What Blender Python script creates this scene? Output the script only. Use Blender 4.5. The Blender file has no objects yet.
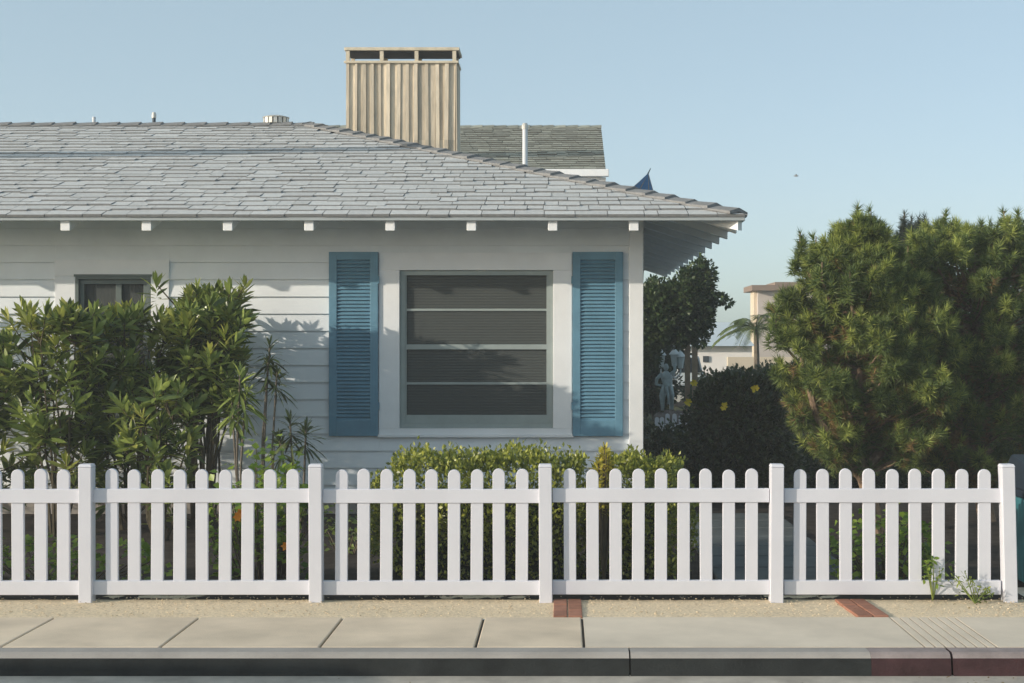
import bpy, math, random
import numpy as np
from mathutils import Vector, Matrix

random.seed(7)
RNG = np.random.default_rng(11)
SC = bpy.context.scene
COL = SC.collection
PI = math.pi
F = 1450.0            # focal length in picture widths of one pixel
VX, VY = 562.0, 344.0  # vanishing point of the depth lines
CAMH = 1.61
R = math.radians

def P(px, py, D):
    return Vector(((px - VX) * D / F, D, CAMH + (VY - py) * D / F))

# ------------------------------------------------------------------ materials
def nt(name):
    m = bpy.data.materials.new(name); m.use_nodes = True
    n = m.node_tree; b = n.nodes['Principled BSDF']
    return m, n, b

def paint(name, col, rough=.5, var=.06, scale=4.0, bump=.0, bscale=60, spec=.4, col2=None, metal=0., stretch=None, island=0.):
    """one material: base colour broken up by noise, optional second colour in patches, fine bump"""
    m, n, b = nt(name); L = n.links
    tc = n.nodes.new('ShaderNodeTexCoord')
    src = tc.outputs['Object']
    if stretch:
        mp = n.nodes.new('ShaderNodeMapping'); mp.inputs['Scale'].default_value = stretch
        L.new(src, mp.inputs['Vector']); src = mp.outputs['Vector']
    no = n.nodes.new('ShaderNodeTexNoise'); no.inputs['Scale'].default_value = scale
    no.inputs['Detail'].default_value = 6; no.inputs['Roughness'].default_value = .62
    L.new(src, no.inputs['Vector'])
    ra = n.nodes.new('ShaderNodeValToRGB')
    c1 = [max(0, c * (1 - var)) for c in col] + [1]
    c2 = list(col2) + [1] if col2 else [min(1, c * (1 + var)) for c in col] + [1]
    ra.color_ramp.elements[0].position = .33; ra.color_ramp.elements[1].position = .67
    ra.color_ramp.elements[0].color = c1; ra.color_ramp.elements[1].color = c2
    L.new(no.outputs['Fac'], ra.inputs['Fac'])
    out = ra.outputs['Color']
    if island:
        ge = n.nodes.new('ShaderNodeNewGeometry')
        mr = n.nodes.new('ShaderNodeMapRange'); mr.inputs['To Min'].default_value = 1 - island; mr.inputs['To Max'].default_value = 1 + island
        L.new(ge.outputs['Random Per Island'], mr.inputs['Value'])
        mu = n.nodes.new('ShaderNodeVectorMath'); mu.operation = 'SCALE'
        L.new(out, mu.inputs[0]); L.new(mr.outputs['Result'], mu.inputs['Scale']); out = mu.outputs['Vector']
    L.new(out, b.inputs['Base Color'])
    b.inputs['Roughness'].default_value = rough
    b.inputs['Specular IOR Level'].default_value = spec
    b.inputs['Metallic'].default_value = metal
    if bump:
        n2 = n.nodes.new('ShaderNodeTexNoise'); n2.inputs['Scale'].default_value = bscale; n2.inputs['Detail'].default_value = 4
        L.new(src, n2.inputs['Vector'])
        bp = n.nodes.new('ShaderNodeBump'); bp.inputs['Strength'].default_value = bump; bp.inputs['Distance'].default_value = .01
        L.new(n2.outputs['Fac'], bp.inputs['Height']); L.new(bp.outputs['Normal'], b.inputs['Normal'])
    return m

def leafmat(name, c_dark, c_light, trans=.3, rough=.45, spec=.35):
    m, n, b = nt(name); L = n.links
    ge = n.nodes.new('ShaderNodeNewGeometry')
    ra = n.nodes.new('ShaderNodeValToRGB')
    ra.color_ramp.elements[0].color = list(c_dark) + [1]; ra.color_ramp.elements[1].color = list(c_light) + [1]
    L.new(ge.outputs['Random Per Island'], ra.inputs['Fac'])
    L.new(ra.outputs['Color'], b.inputs['Base Color'])
    b.inputs['Roughness'].default_value = rough; b.inputs['Specular IOR Level'].default_value = spec
    tr = n.nodes.new('ShaderNodeBsdfTranslucent'); L.new(ra.outputs['Color'], tr.inputs['Color'])
    mx = n.nodes.new('ShaderNodeMixShader'); mx.inputs['Fac'].default_value = trans
    o = n.nodes['Material Output']
    L.new(b.outputs[0], mx.inputs[1]); L.new(tr.outputs[0], mx.inputs[2]); L.new(mx.outputs[0], o.inputs['Surface'])
    return m

def screenmat(name, col, opacity):
    """woven insect screen in front of glass: part dull grey thread, part see-through, a faint gloss"""
    m, n, b = nt(name); L = n.links
    b.inputs['Base Color'].default_value = (*col, 1); b.inputs['Roughness'].default_value = .55
    b.inputs['Specular IOR Level'].default_value = .25
    t = n.nodes.new('ShaderNodeBsdfTransparent'); t.inputs['Color'].default_value = (.85, .9, .9, 1)
    mx = n.nodes.new('ShaderNodeMixShader'); mx.inputs['Fac'].default_value = opacity
    L.new(t.outputs[0], mx.inputs[1]); L.new(b.outputs[0], mx.inputs[2]); L.new(mx.outputs[0], n.nodes['Material Output'].inputs['Surface'])
    return m

M = {}
M['wall'] = paint('wall_paint', (.76, .80, .83), .55, .05, 2.5, .05, 40)
M['trim'] = paint('trim_paint', (.80, .82, .84), .5, .04, 3, .03, 50)
M['fence'] = paint('fence_vinyl', (.62, .63, .69), .42, .05, 2.0, .02, 30, .4)
M['shutter'] = paint('shutter_paint', (.12, .26, .36), .5, .10, 5, .03, 60, .45)
M['sash'] = paint('sash_paint', (.30, .35, .345), .5, .08, 6)
M['dark_sash'] = paint('dark_sash_paint', (.115, .145, .14), .5, .1, 6)
M['screen'] = screenmat('insect_screen', (.10, .11, .108), .55)
M['blind'] = paint('blind_slats', (.46, .45, .42), .6, .05, 3)
M['curtain'] = paint('curtain_cloth', (.30, .25, .25), .8, .1, 9)
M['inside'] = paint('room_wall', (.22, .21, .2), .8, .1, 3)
M['soffit'] = paint('soffit_paint', (.74, .77, .78), .6, .06, 3)
M['shingle'] = paint('grey_shingle', (.50, .515, .52), .85, .10, 22, .35, 160, .2, island=.09)
M['cap'] = paint('ridge_shingle', (.42, .43, .43), .85, .14, 18, .35, 160, .2, island=.14)
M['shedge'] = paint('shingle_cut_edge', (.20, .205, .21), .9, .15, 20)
M['drip'] = paint('grey_drip_edge', (.34, .38, .40), .5, .06, 5)
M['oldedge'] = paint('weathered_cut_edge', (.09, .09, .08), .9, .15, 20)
M['oldshingle'] = paint('weathered_shingle', (.25, .26, .225), .9, .2, 9, .3, 140, .2, island=.25)
M['cedar'] = paint('cedar_boards', (.54, .475, .375), .75, .2, 7, .25, 60, .25, stretch=(4, 4, .5), island=.20)
M['cedarcap'] = paint('cedar_cap', (.56, .50, .39), .75, .15, 9, .2, 60, .25)
M['void'] = paint('lid_shade_black', (.02, .025, .035), .8, .1, 4)  # near-black, stands for the shade under the chimney lid
M['metal'] = paint('galvanised_metal', (.55, .55, .52), .45, .12, 12, .02, 40, .5, metal=.35)
M['pipe'] = paint('vent_pipe', (.60, .63, .66), .5, .06, 6)
M['darkpipe'] = paint('dark_pipe', (.03, .05, .07), .5, .1, 6)
M['concrete'] = paint('old_concrete', (.63, .53, .41), .85, .15, 1.9, .25, 130, .2)
M['newconcrete'] = paint('new_concrete', (.64, .565, .465), .85, .11, 1.9, .2, 130, .2)
M['groove'] = paint('joint_dirt', (.06, .055, .05), .9, .2, 9)
M['gravel'] = paint('gravel_bed', (.68, .57, .41), .95, .24, 60, .5, 260, .1)
M['pebble'] = paint('pebbles', (.62, .51, .36), .8, .15, 9, 0, 60, .2, island=.3)
M['brick'] = paint('red_brick', (.29, .14, .095), .85, .18, 14, .3, 90, .2, island=.18)
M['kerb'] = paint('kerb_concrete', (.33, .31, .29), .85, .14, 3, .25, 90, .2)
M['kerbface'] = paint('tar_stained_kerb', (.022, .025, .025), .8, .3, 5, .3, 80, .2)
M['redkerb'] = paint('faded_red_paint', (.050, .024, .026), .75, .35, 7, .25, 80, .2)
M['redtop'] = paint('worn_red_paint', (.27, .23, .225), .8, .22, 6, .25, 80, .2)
M['asphalt'] = paint('worn_concrete_road', (.30, .285, .255), .9, .22, 7, .5, 220, .2)
M['gutter'] = paint('gutter_concrete', (.42, .39, .345), .9, .22, 4, .4, 160, .2)
M['soil'] = paint('garden_soil', (.05, .042, .036), .95, .35, 7, .8, 60, .1)
M['lawn'] = paint('lawn', (.05, .07, .025), .95, .3, 1.5, .6, 60, .1, col2=(.09, .085, .04))
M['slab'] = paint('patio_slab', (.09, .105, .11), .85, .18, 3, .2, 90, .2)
M['bark'] = paint('pine_bark', (.16, .11, .08), .95, .35, 16, .8, 50, .1, col2=(.26, .19, .13))
M['stem'] = paint('green_brown_stem', (.085, .07, .04), .8, .3, 12, .2, 50)
M['greystem'] = paint('grey_stem', (.13, .11, .085), .85, .3, 12, .3, 50)
M['needle'] = leafmat('pine_needles', (.045, .085, .026), (.19, .245, .066), .30, .5)
M['needle_lit'] = leafmat('lit_pine_needles', (.18, .235, .05), (.44, .49, .13), .40, .5)  # brighter needles, sunlit tone put into the colour
M['needle_dry'] = leafmat('dry_pine_needles', (.13, .085, .038), (.30, .20, .08), .3, .6)
M['needle_dark'] = leafmat('dark_needles', (.018, .034, .024), (.045, .065, .04), .2, .6)
M['longleaf'] = leafmat('long_leaves', (.045, .085, .020), (.33, .41, .10), .42, .30, .6)
M['longleaf_lit'] = leafmat('lit_leaves', (.15, .20, .03), (.44, .45, .11), .35, .36, .5)  # paler leaves, sunlight on the tips put into the colour
M['shoot'] = leafmat('yellow_shoots', (.30, .27, .03), (.58, .50, .08), .4, .45)
M['spike'] = leafmat('spiky_leaves', (.035, .06, .024), (.13, .165, .06), .25, .36, .5)
M['box'] = leafmat('boxwood_leaves', (.085, .125, .022), (.42, .44, .08), .34, .36, .5)
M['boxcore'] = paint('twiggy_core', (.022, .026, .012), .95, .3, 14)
M['round'] = leafmat('round_leaves', (.10, .19, .02), (.30, .40, .05), .45, .4, .4)
M['ficus'] = leafmat('dark_tree_leaves', (.028, .058, .024), (.085, .125, .045), .3, .4, .4)
M['hibiscus'] = leafmat('dark_bush_leaves', (.020, .040, .018), (.065, .10, .036), .28, .4, .4)
M['weed'] = leafmat('weed_leaves', (.10, .17, .03), (.32, .36, .08), .4, .5)
M['orange'] = paint('orange_petals', (.75, .28, .02), .6, .1, 9)
M['yellow'] = paint('yellow_petals', (.62, .50, .03), .6, .1, 9)
M['palm'] = leafmat('palm_fronds', (.10, .15, .045), (.26, .31, .10), .4, .45)
M['farwhite'] = paint('far_white_render', (.78, .76, .74), .8, .04, 1)
M['farblue'] = paint('pale_blue_roof', (.50, .57, .62), .7, .06, 1)
M['beige'] = paint('beige_render', (.50, .45, .41), .85, .06, .8)
M['cream'] = paint('cream_render', (.62, .54, .42), .85, .06, .8)
M['brownroof'] = paint('brown_parapet', (.22, .165, .13), .8, .1, 2)
M['farglass'] = paint('far_window_glass', (.05, .06, .07), .15, .1, 1, spec=.5)
M['statue'] = paint('weathered_blue_grey_stone', (.40, .50, .53), .8, .25, 8, .3, 50)
M['rock'] = paint('rough_rock', (.20, .17, .16), .9, .3, 6, .6, 30)
M['lamp'] = paint('white_lamp_paint', (.55, .60, .62), .5, .06, 8)
M['lampglass'] = paint('milk_glass', (.55, .62, .64), .25, .05, 8)
M['canvas'] = paint('blue_canvas', (.03, .135, .29), .8, .12, 14, .15, 80)
M['deck'] = paint('deck_boards', (.24, .18, .12), .8, .2, 9, .2, 50)
M['bin'] = paint('teal_plastic', (.035, .145, .17), .45, .1, 5)
M['binlid'] = paint('dark_plastic', (.014, .022, .034), .4, .1, 5)
M['rubber'] = paint('rubber', (.02, .02, .02), .8, .1, 5)
M['bird'] = paint('grey_feathers', (.30, .32, .34), .8, .2, 6)
M['van'] = paint('van_paint', (.70, .70, .69), .3, .03, 2)
M['glassdark'] = paint('tinted_glass', (.02, .025, .03), .08, .1, 2, spec=.6)
M['wood'] = paint('pole_wood', (.14, .10, .07), .9, .25, 6, .4, 40)
M['cable'] = paint('black_cable', (.02, .02, .02), .6, .1, 5)

# ------------------------------------------------------------------ mesh builder
class MB:
    def __init__(s): s.v = []; s.f = []
    def add(s, vs, fs):
        o = len(s.v); s.v += [tuple(v) for v in vs]; s.f += [tuple(i + o for i in f) for f in fs]; return s
    def box(s, x0, x1, y0, y1, z0, z1):
        vs = [(x0,y0,z0),(x1,y0,z0),(x1,y1,z0),(x0,y1,z0),(x0,y0,z1),(x1,y0,z1),(x1,y1,z1),(x0,y1,z1)]
        return s.add(vs, [(0,3,2,1),(4,5,6,7),(0,1,5,4),(1,2,6,5),(2,3,7,6),(3,0,4,7)])
    def hexa(s, b, t):   # 4 bottom, 4 top points
        return s.add(list(b) + list(t), [(0,3,2,1),(4,5,6,7),(0,1,5,4),(1,2,6,5),(2,3,7,6),(3,0,4,7)])
    def prism(s, poly, axis, a, b):
        n = len(poly)
        def mk(p, t):
            return {'x': (t, p[0], p[1]), 'y': (p[0], t, p[1]), 'z': (p[0], p[1], t)}[axis]
        vs = [mk(p, a) for p in poly] + [mk(p, b) for p in poly]
        fs = [tuple(range(n - 1, -1, -1)), tuple(range(n, 2 * n))] + [(i, (i+1) % n, n + (i+1) % n, n + i) for i in range(n)]
        return s.add(vs, fs)
    def quad(s, *p): return s.add(p, [tuple(range(len(p)))])
    def tube(s, pts, rad, n=8, cap=True):
        pts = [Vector(p) for p in pts]
        if not hasattr(rad, '__len__'): rad = [rad] * len(pts)
        rings = []; o = len(s.v); up = None
        for i, p in enumerate(pts):
            d = (pts[min(i+1, len(pts)-1)] - pts[max(i-1, 0)]).normalized()
            if up is None: up = Vector((1, 0, 0)) if abs(d.x) < .8 else Vector((0, 1, 0))
            a = d.cross(up).normalized(); b = d.cross(a).normalized(); up = b.cross(d).normalized() * -1 if False else up
            for k in range(n):
                t = 2 * PI * k / n
                s.v.append(tuple(p + (a * math.cos(t) + b * math.sin(t)) * rad[i]))
        for i in range(len(pts) - 1):
            for k in range(n):
                s.f.append((o+i*n+k, o+i*n+(k+1) % n, o+(i+1)*n+(k+1) % n, o+(i+1)*n+k))
        if cap:
            s.f.append(tuple(o + k for k in range(n-1, -1, -1))); s.f.append(tuple(o + (len(pts)-1)*n + k for k in range(n)))
        return s
    def lathe(s, prof, c, n=12):   # prof: (r, z)
        o = len(s.v); c = Vector(c)
        for r, z in prof:
            for k in range(n):
                t = 2*PI*k/n; s.v.append((c.x + r*math.cos(t), c.y + r*math.sin(t), c.z + z))
        for i in range(len(prof)-1):
            for k in range(n):
                s.f.append((o+i*n+k, o+i*n+(k+1) % n, o+(i+1)*n+(k+1) % n, o+(i+1)*n+k))
        s.f.append(tuple(o+k for k in range(n-1, -1, -1))); s.f.append(tuple(o+(len(prof)-1)*n+k for k in range(n)))
        return s
    def blob(s, c, r, n=8, m=6, jit=.12, rnd=random):
        o = len(s.v); c = Vector(c); r = Vector(r) if hasattr(r, '__len__') else Vector((r, r, r))
        for i in range(m + 1):
            th = PI * i / m
            for k in range(n):
                t = 2*PI*k/n; j = 1 + rnd.uniform(-jit, jit)
                s.v.append((c.x + r.x*math.sin(th)*math.cos(t)*j, c.y + r.y*math.sin(th)*math.sin(t)*j, c.z + r.z*math.cos(th)*j))
        for i in range(m):
            for k in range(n):
                s.f.append((o+i*n+k, o+(i+1)*n+k, o+(i+1)*n+(k+1) % n, o+i*n+(k+1) % n))
        return s

def wloc(o):
    v = Vector(o.location)
    while o.parent: o = o.parent; v = v + o.location
    return v

def link(name, me, mat, parent=None, origin=None, smooth=False, bevel=0):
    """me: MB in world coordinates or (verts array, polys list-of-lists arrays)"""
    if isinstance(me, MB):
        V = np.array(me.v, dtype=np.float64); faces = me.f
    else:
        V, faces = me
    if parent is not None: org = wloc(parent)
    elif origin is not None: org = Vector(origin)
    else: org = Vector(((V[:,0].min()+V[:,0].max())/2, (V[:,1].min()+V[:,1].max())/2, V[:,2].min()))
    V = V - np.array(org)
    m = bpy.data.meshes.new(name)
    if isinstance(faces, np.ndarray):
        k = faces.shape[1]; nf = len(faces)
        m.vertices.add(len(V)); m.vertices.foreach_set('co', V.ravel())
        m.loops.add(nf * k); m.loops.foreach_set('vertex_index', faces.ravel().astype(np.int32))
        m.polygons.add(nf); m.polygons.foreach_set('loop_start', np.arange(0, nf*k, k, dtype=np.int32))
        m.update(calc_edges=True); m.validate()
    else:
        m.from_pydata([tuple(v) for v in V], [], faces); m.update()
    if smooth: m.polygons.foreach_set('use_smooth', [True] * len(m.polygons))
    o = bpy.data.objects.new(name, m)
    if isinstance(mat, (list, tuple)):
        for q in mat: m.materials.append(q)
    else: m.materials.append(mat)
    COL.objects.link(o)
    if parent is not None: o.parent = parent
    else: o.location = org
    if bevel:
        b = o.modifiers.new('bevel', 'BEVEL'); b.width = bevel; b.segments = 2; b.limit_method = 'ANGLE'; b.angle_limit = R(40)
    return o

def tag(o, label=None, cat=None, group=None, kind=None):
    if label: o['label'] = label
    if cat: o['category'] = cat
    if group: o['group'] = group
    if kind: o['kind'] = kind
    return o

def thing(name, label, cat, loc, group=None):
    o = bpy.data.objects.new(name, None); COL.objects.link(o); o.location = loc; o.empty_display_size = .2
    return tag(o, label, cat, group)

def struct(name, me, mat, **k):
    return tag(link(name, me, mat, **k), kind='structure')

def dup(o, parent, off):
    c = o.copy(); COL.objects.link(c); c.parent = parent; c.location = o.location + Vector(off)
    return c

# ------------------------------------------------------------------ leaf clouds (numpy)
def unit(a): return a / np.maximum(np.linalg.norm(a, axis=-1, keepdims=True), 1e-9)

def leaves(base, d, up, length, width, droop=.15, fold=.25):
    """lance leaves: 8 verts, 6 faces (as triangles/quads -> all quads with doubled corner avoided by triangles)"""
    base = np.asarray(base, float); d = unit(np.asarray(d, float)); n = len(base)
    length = np.broadcast_to(length, (n,)); width = np.broadcast_to(width, (n,))
    side = unit(np.cross(d, np.asarray(up, float))); nor = np.cross(side, d)
    L = length[:, None]; W = width[:, None]
    def pt(t, w, lift): 
        drop = np.zeros((n, 3)); drop[:, 2] = -droop * length * t * t
        return base + d * L * t + side * W * w + nor * W * lift + drop
    v = np.stack([pt(0,0,0), pt(.35,-.42,fold*.42), pt(.35,0,0), pt(.35,.42,fold*.42),
                  pt(.68,-.40,fold*.4), pt(.68,0,0), pt(.68,.40,fold*.4), pt(1,0,0)], 1).reshape(-1, 3)
    t = np.array([[0,2,1],[0,3,2],[1,2,5],[1,5,4],[2,3,6],[2,6,5],[4,5,7],[5,6,7]])
    f = (np.arange(n)[:, None, None] * 8 + t[None]).reshape(-1, 3)
    return v, f

def flats(base, d, up, length, width):
    """small oval leaves: a rhombus of two triangles bent along the middle"""
    base = np.asarray(base, float); d = unit(np.asarray(d, float)); n = len(base)
    length = np.broadcast_to(length, (n,))[:, None]; width = np.broadcast_to(width, (n,))[:, None]
    side = unit(np.cross(d, up)); nor = np.cross(side, d)
    v = np.stack([base, base + d*length*.5 - side*width*.5 + nor*width*.12, base + d*length,
                  base + d*length*.5 + side*width*.5 + nor*width*.12], 1).reshape(-1, 3)
    t = np.array([[0,2,1],[0,3,2]])
    f = (np.arange(n)[:, None, None]*4 + t[None]).reshape(-1, 3)
    return v, f

def needles(base, d, length, width):
    base = np.asarray(base, float); d = unit(np.asarray(d, float)); n = len(base)
    length = np.broadcast_to(length, (n,))[:, None]; width = np.broadcast_to(width, (n,))[:, None]
    side = unit(np.cross(d, RNG.normal(size=(n, 3))))
    v = np.stack([base - side*width*.5, base + side*width*.5, base + d*length], 1).reshape(-1, 3)
    return v, np.arange(n*3).reshape(-1, 3)

def merge(parts):
    vs, fs, o = [], [], 0
    for v, f in parts:
        vs.append(v); fs.append(f + o); o += len(v)
    return np.concatenate(vs), np.concatenate(fs)

def frame(ax):
    ax = unit(np.asarray(ax, float)); h = np.where(np.abs(ax[:, 2:3]) < .9, [[0, 0, 1.]], [[1., 0, 0]])
    a = unit(np.cross(ax, h)); return ax, a, np.cross(ax, a)

def rosettes(tips, axes, k, L, W, span=.18, droop=.15, top=75, bottom=-25):
    """whorls of k lance leaves along the last part of each shoot"""
    tips = np.asarray(tips, float); ax, a, b = frame(axes); n = len(tips)
    j = np.arange(k); t = j / (k - 1)                       # 0 lowest, 1 tip
    ph = j * 2.39996 + RNG.uniform(0, 6.28, (n, 1)); el = np.radians(bottom + (top - bottom) * t**1.2)[None] + RNG.normal(0, .16, (n, k))
    ce, se = np.cos(el)[..., None], np.sin(el)[..., None]
    d = ce*(np.cos(ph)[..., None]*a[:, None] + np.sin(ph)[..., None]*b[:, None]) + se*ax[:, None]
    base = tips[:, None] - ax[:, None]*span*(1 - t)[None, :, None]
    ln = L * RNG.uniform(.7, 1.15, (n, k)) * (1 - .35 * t**3)
    up = np.broadcast_to(ax[:, None], d.shape) + RNG.normal(0, .25, d.shape)
    return leaves(base.reshape(-1, 3), d.reshape(-1, 3), up.reshape(-1, 3), ln.ravel(), (W * ln / L).ravel(), droop)

def brush(tips, axes, k, L, W, span=.13, lo=-25, hi=70):
    """bottle-brush pine shoots"""
    tips = np.asarray(tips, float); n = len(tips); ax, a, b = frame(axes)
    t = RNG.uniform(0, 1, (n, k)); ph = RNG.uniform(0, 6.28, (n, k))
    el = np.radians(lo + (hi-lo) * t**1.3) + RNG.normal(0, .2, (n, k))
    ce, se = np.cos(el)[..., None], np.sin(el)[..., None]
    d = ce*(np.cos(ph)[..., None]*a[:, None] + np.sin(ph)[..., None]*b[:, None]) + se*ax[:, None]
    base = tips[:, None] - ax[:, None]*span*(1-t)[..., None]
    ln = L * RNG.uniform(.7, 1.15, (n, k))
    return needles(base.reshape(-1, 3), d.reshape(-1, 3), ln.ravel(), W)

# ================================================================== SETTING
SUN_AZ, SUN_EL = 66.0, 14.6
S_DIR = Vector((-math.sin(R(SUN_AZ))*math.cos(R(SUN_EL)), -math.cos(R(SUN_AZ))*math.cos(R(SUN_EL)), math.sin(R(SUN_EL))))

KY = 7.56                                          # street face of the kerb
struct('ground', MB().quad((-400, 9.30, -.012), (400, 9.30, -.012), (400, 900, -.012), (-400, 900, -.012)), M['lawn'], origin=(0, 9.3, -.012))
struct('soil', MB().quad((-14, 9.16, -.004), (14, 9.16, -.004), (14, 19, -.004), (-14, 19, -.004)), M['soil'], origin=(0, 9.2, -.004))
struct('driveway', MB().quad((2.95, 9.16, -.002), (7.0, 9.16, -.002), (7.0, 9.6, -.002), (2.95, 9.6, -.002)), M['newconcrete'], origin=(5, 9.2, -.002))
struct('road', MB().quad((-300, -300, -.121), (300, -300, -.121), (300, KY-.38, -.121), (-300, KY-.38, -.121)), M['asphalt'], origin=(0, 0, -.121))
struct('gutter', MB().quad((-60, KY-.38, -.119), (60, KY-.38, -.119), (60, KY+.02, -.119), (-60, KY+.02, -.119)), M['gutter'], origin=(0, KY, -.119))
# gravel verge with loose pebbles
gv = MB()
gx = [-30] + list(np.linspace(-4.2, 4.2, 150)) + [30]
gy = np.linspace(8.55, 9.30, 12)
hh = {}
for i, x in enumerate(gx):
    for j, y in enumerate(gy):
        h = -.009 + random.uniform(0, .004) + .006*math.sin(x*3.1)*math.cos(y*5)
        if j == 0: h = -.012
        gv.v.append((x, y, h))
for i in range(len(gx)-1):
    for j in range(len(gy)-1):
        a = i*len(gy)+j; gv.f.append((a, a+len(gy), a+len(gy)+1, a+1))
struct('gravel_verge', gv, M['gravel'], origin=(0, 8.9, 0), smooth=True)
pb = MB()
for i in range(1500):
    x = random.uniform(-4.1, 3.6); y = random.uniform(8.57, 9.25)
    if -.02 < x-.0 < .15 and y < 9.2: continue
    if 1.70 < x < 2.0: continue
    r = random.uniform(.003, .006)
    pb.blob((x, y, .002), (r*random.uniform(.8, 1.5), r, r*.6), 5, 3, .2)
tag(link('loose_gravel', pb, M['pebble'], origin=(0, 8.9, 0)), 'tan loose pebbles spread along the strip in front of the fence', 'gravel', kind='stuff')
fl_b, fl_d = [], []
for i in range(110):
    x = random.choice((random.uniform(-4, 3.4), random.uniform(1.9, 3.2))); y = random.choice((random.uniform(8.9, 9.12), random.uniform(8.6, 9.2), random.uniform(7.2, 7.5)))
    fl_b.append((x, y, .008 if y > 8 else -.112)); fl_d.append((random.uniform(-1, 1), random.uniform(-1, 1), random.uniform(-.05, .25)))
M['deadleaf'] = leafmat('dead_leaves', (.10, .07, .03), (.32, .24, .09), .2, .7)
tag(link('fallen_leaves', flats(np.array(fl_b), np.array(fl_d), np.tile([[0, .1, 1.]], (110, 1)), RNG.uniform(.015, .04, 110), RNG.uniform(.008, .018, 110)), M['deadleaf'], origin=(0, 8.9, 0)), 'small dry leaves scattered along the fence foot and gutter', 'leaves', kind='stuff')
# brick bands crossing the verge
def brick_band(x0, x1, lean):
    b = MB(); rows = 3; n = 2; y0, y1 = 8.56, 9.12
    dy = (y1-y0)/rows
    for r in range(rows):
        for k in range(n):
            xa = x0 + (x1-x0)*k/n + .004; xb = x0 + (x1-x0)*(k+1)/n - .004
            ya = y0 + dy*r + .004; yb = y0 + dy*(r+1) - .004
            la, lb = lean*(ya-y0), lean*(yb-y0); z = random.uniform(.004, .008)
            b.hexa([(xa+la,ya,-.06),(xb+la,ya,-.06),(xb+lb,yb,-.06),(xa+lb,yb,-.06)], [(xa+la,ya,z),(xb+la,ya,z),(xb+lb,yb,z),(xa+lb,yb,z)])
    return struct('brick_band', b, M['brick'], bevel=.004)
brick_band(-.055, .125, 0.0)
brick_band(1.745, 1.935, -.06)
# sidewalk slabs with real joints
joints = [-30, -6.35, -5.51, -4.67, -3.83, -2.985, -2.135, -1.288, -.46, .118]
sl = MB(); nl = MB()
for a, b in zip(joints[:-1], joints[1:]):
    sl.box(a+.007, b-.007, KY+.15, 8.545, -.10, 0)
rj = [.118, 1.93, 1.985, 2.04, 2.095, 2.15, 2.205, 2.26, 2.31, 4.2, 6.0, 30]
for i, (a, b) in enumerate(zip(rj[:-1], rj[1:])):
    g = .007 if i in (0, 8, 9, 10) else .0055
    nl.box(a+g, b-g, KY+.15, 8.545, -.10, 0)
struct('sidewalk', sl, M['concrete'], bevel=.006)
struct('sidewalk', nl, M['newconcrete'])
struct('sidewalk_bed', MB().box(-30, 30, KY+.1, 8.56, -.3, -.018), M['groove'])
# kerb: pale top, tar-stained face, red painted run on the right
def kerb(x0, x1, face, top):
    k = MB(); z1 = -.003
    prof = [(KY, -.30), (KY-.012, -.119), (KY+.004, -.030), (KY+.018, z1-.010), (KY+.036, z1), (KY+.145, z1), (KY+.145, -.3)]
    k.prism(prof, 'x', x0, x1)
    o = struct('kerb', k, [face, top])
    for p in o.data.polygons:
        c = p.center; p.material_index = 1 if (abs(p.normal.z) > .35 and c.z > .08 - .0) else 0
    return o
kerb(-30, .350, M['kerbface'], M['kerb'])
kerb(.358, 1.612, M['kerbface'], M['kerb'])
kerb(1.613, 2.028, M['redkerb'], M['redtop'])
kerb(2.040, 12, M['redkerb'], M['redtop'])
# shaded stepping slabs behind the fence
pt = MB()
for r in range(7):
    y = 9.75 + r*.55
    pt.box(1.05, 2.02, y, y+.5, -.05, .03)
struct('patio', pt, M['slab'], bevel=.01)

# ================================================================== THE HOUSE
DE, DW = 12.92, 13.78
EX, WX = 1.63, .771                 # right eave edge, right wall face
ZE = CAMH + 1.150                   # eave surface height
SL = .3195
XL = -12.4                          # left eave edge
DB = DE + 2*4.69                    # back eave
AR = 4.69
ZR = ZE + SL*AR
house = thing('house', 'white clapboard bungalow with grey hip roof, blue shutters and tan chimney', 'house', (-5.4, 17.6, 0))

WIN = (-1.54, -.085, CAMH-.80, CAMH+.70)     # big window opening x0,x1,z0,z1
SWIN = (-4.615, -3.90, CAMH-.85, CAMH+.645)
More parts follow.
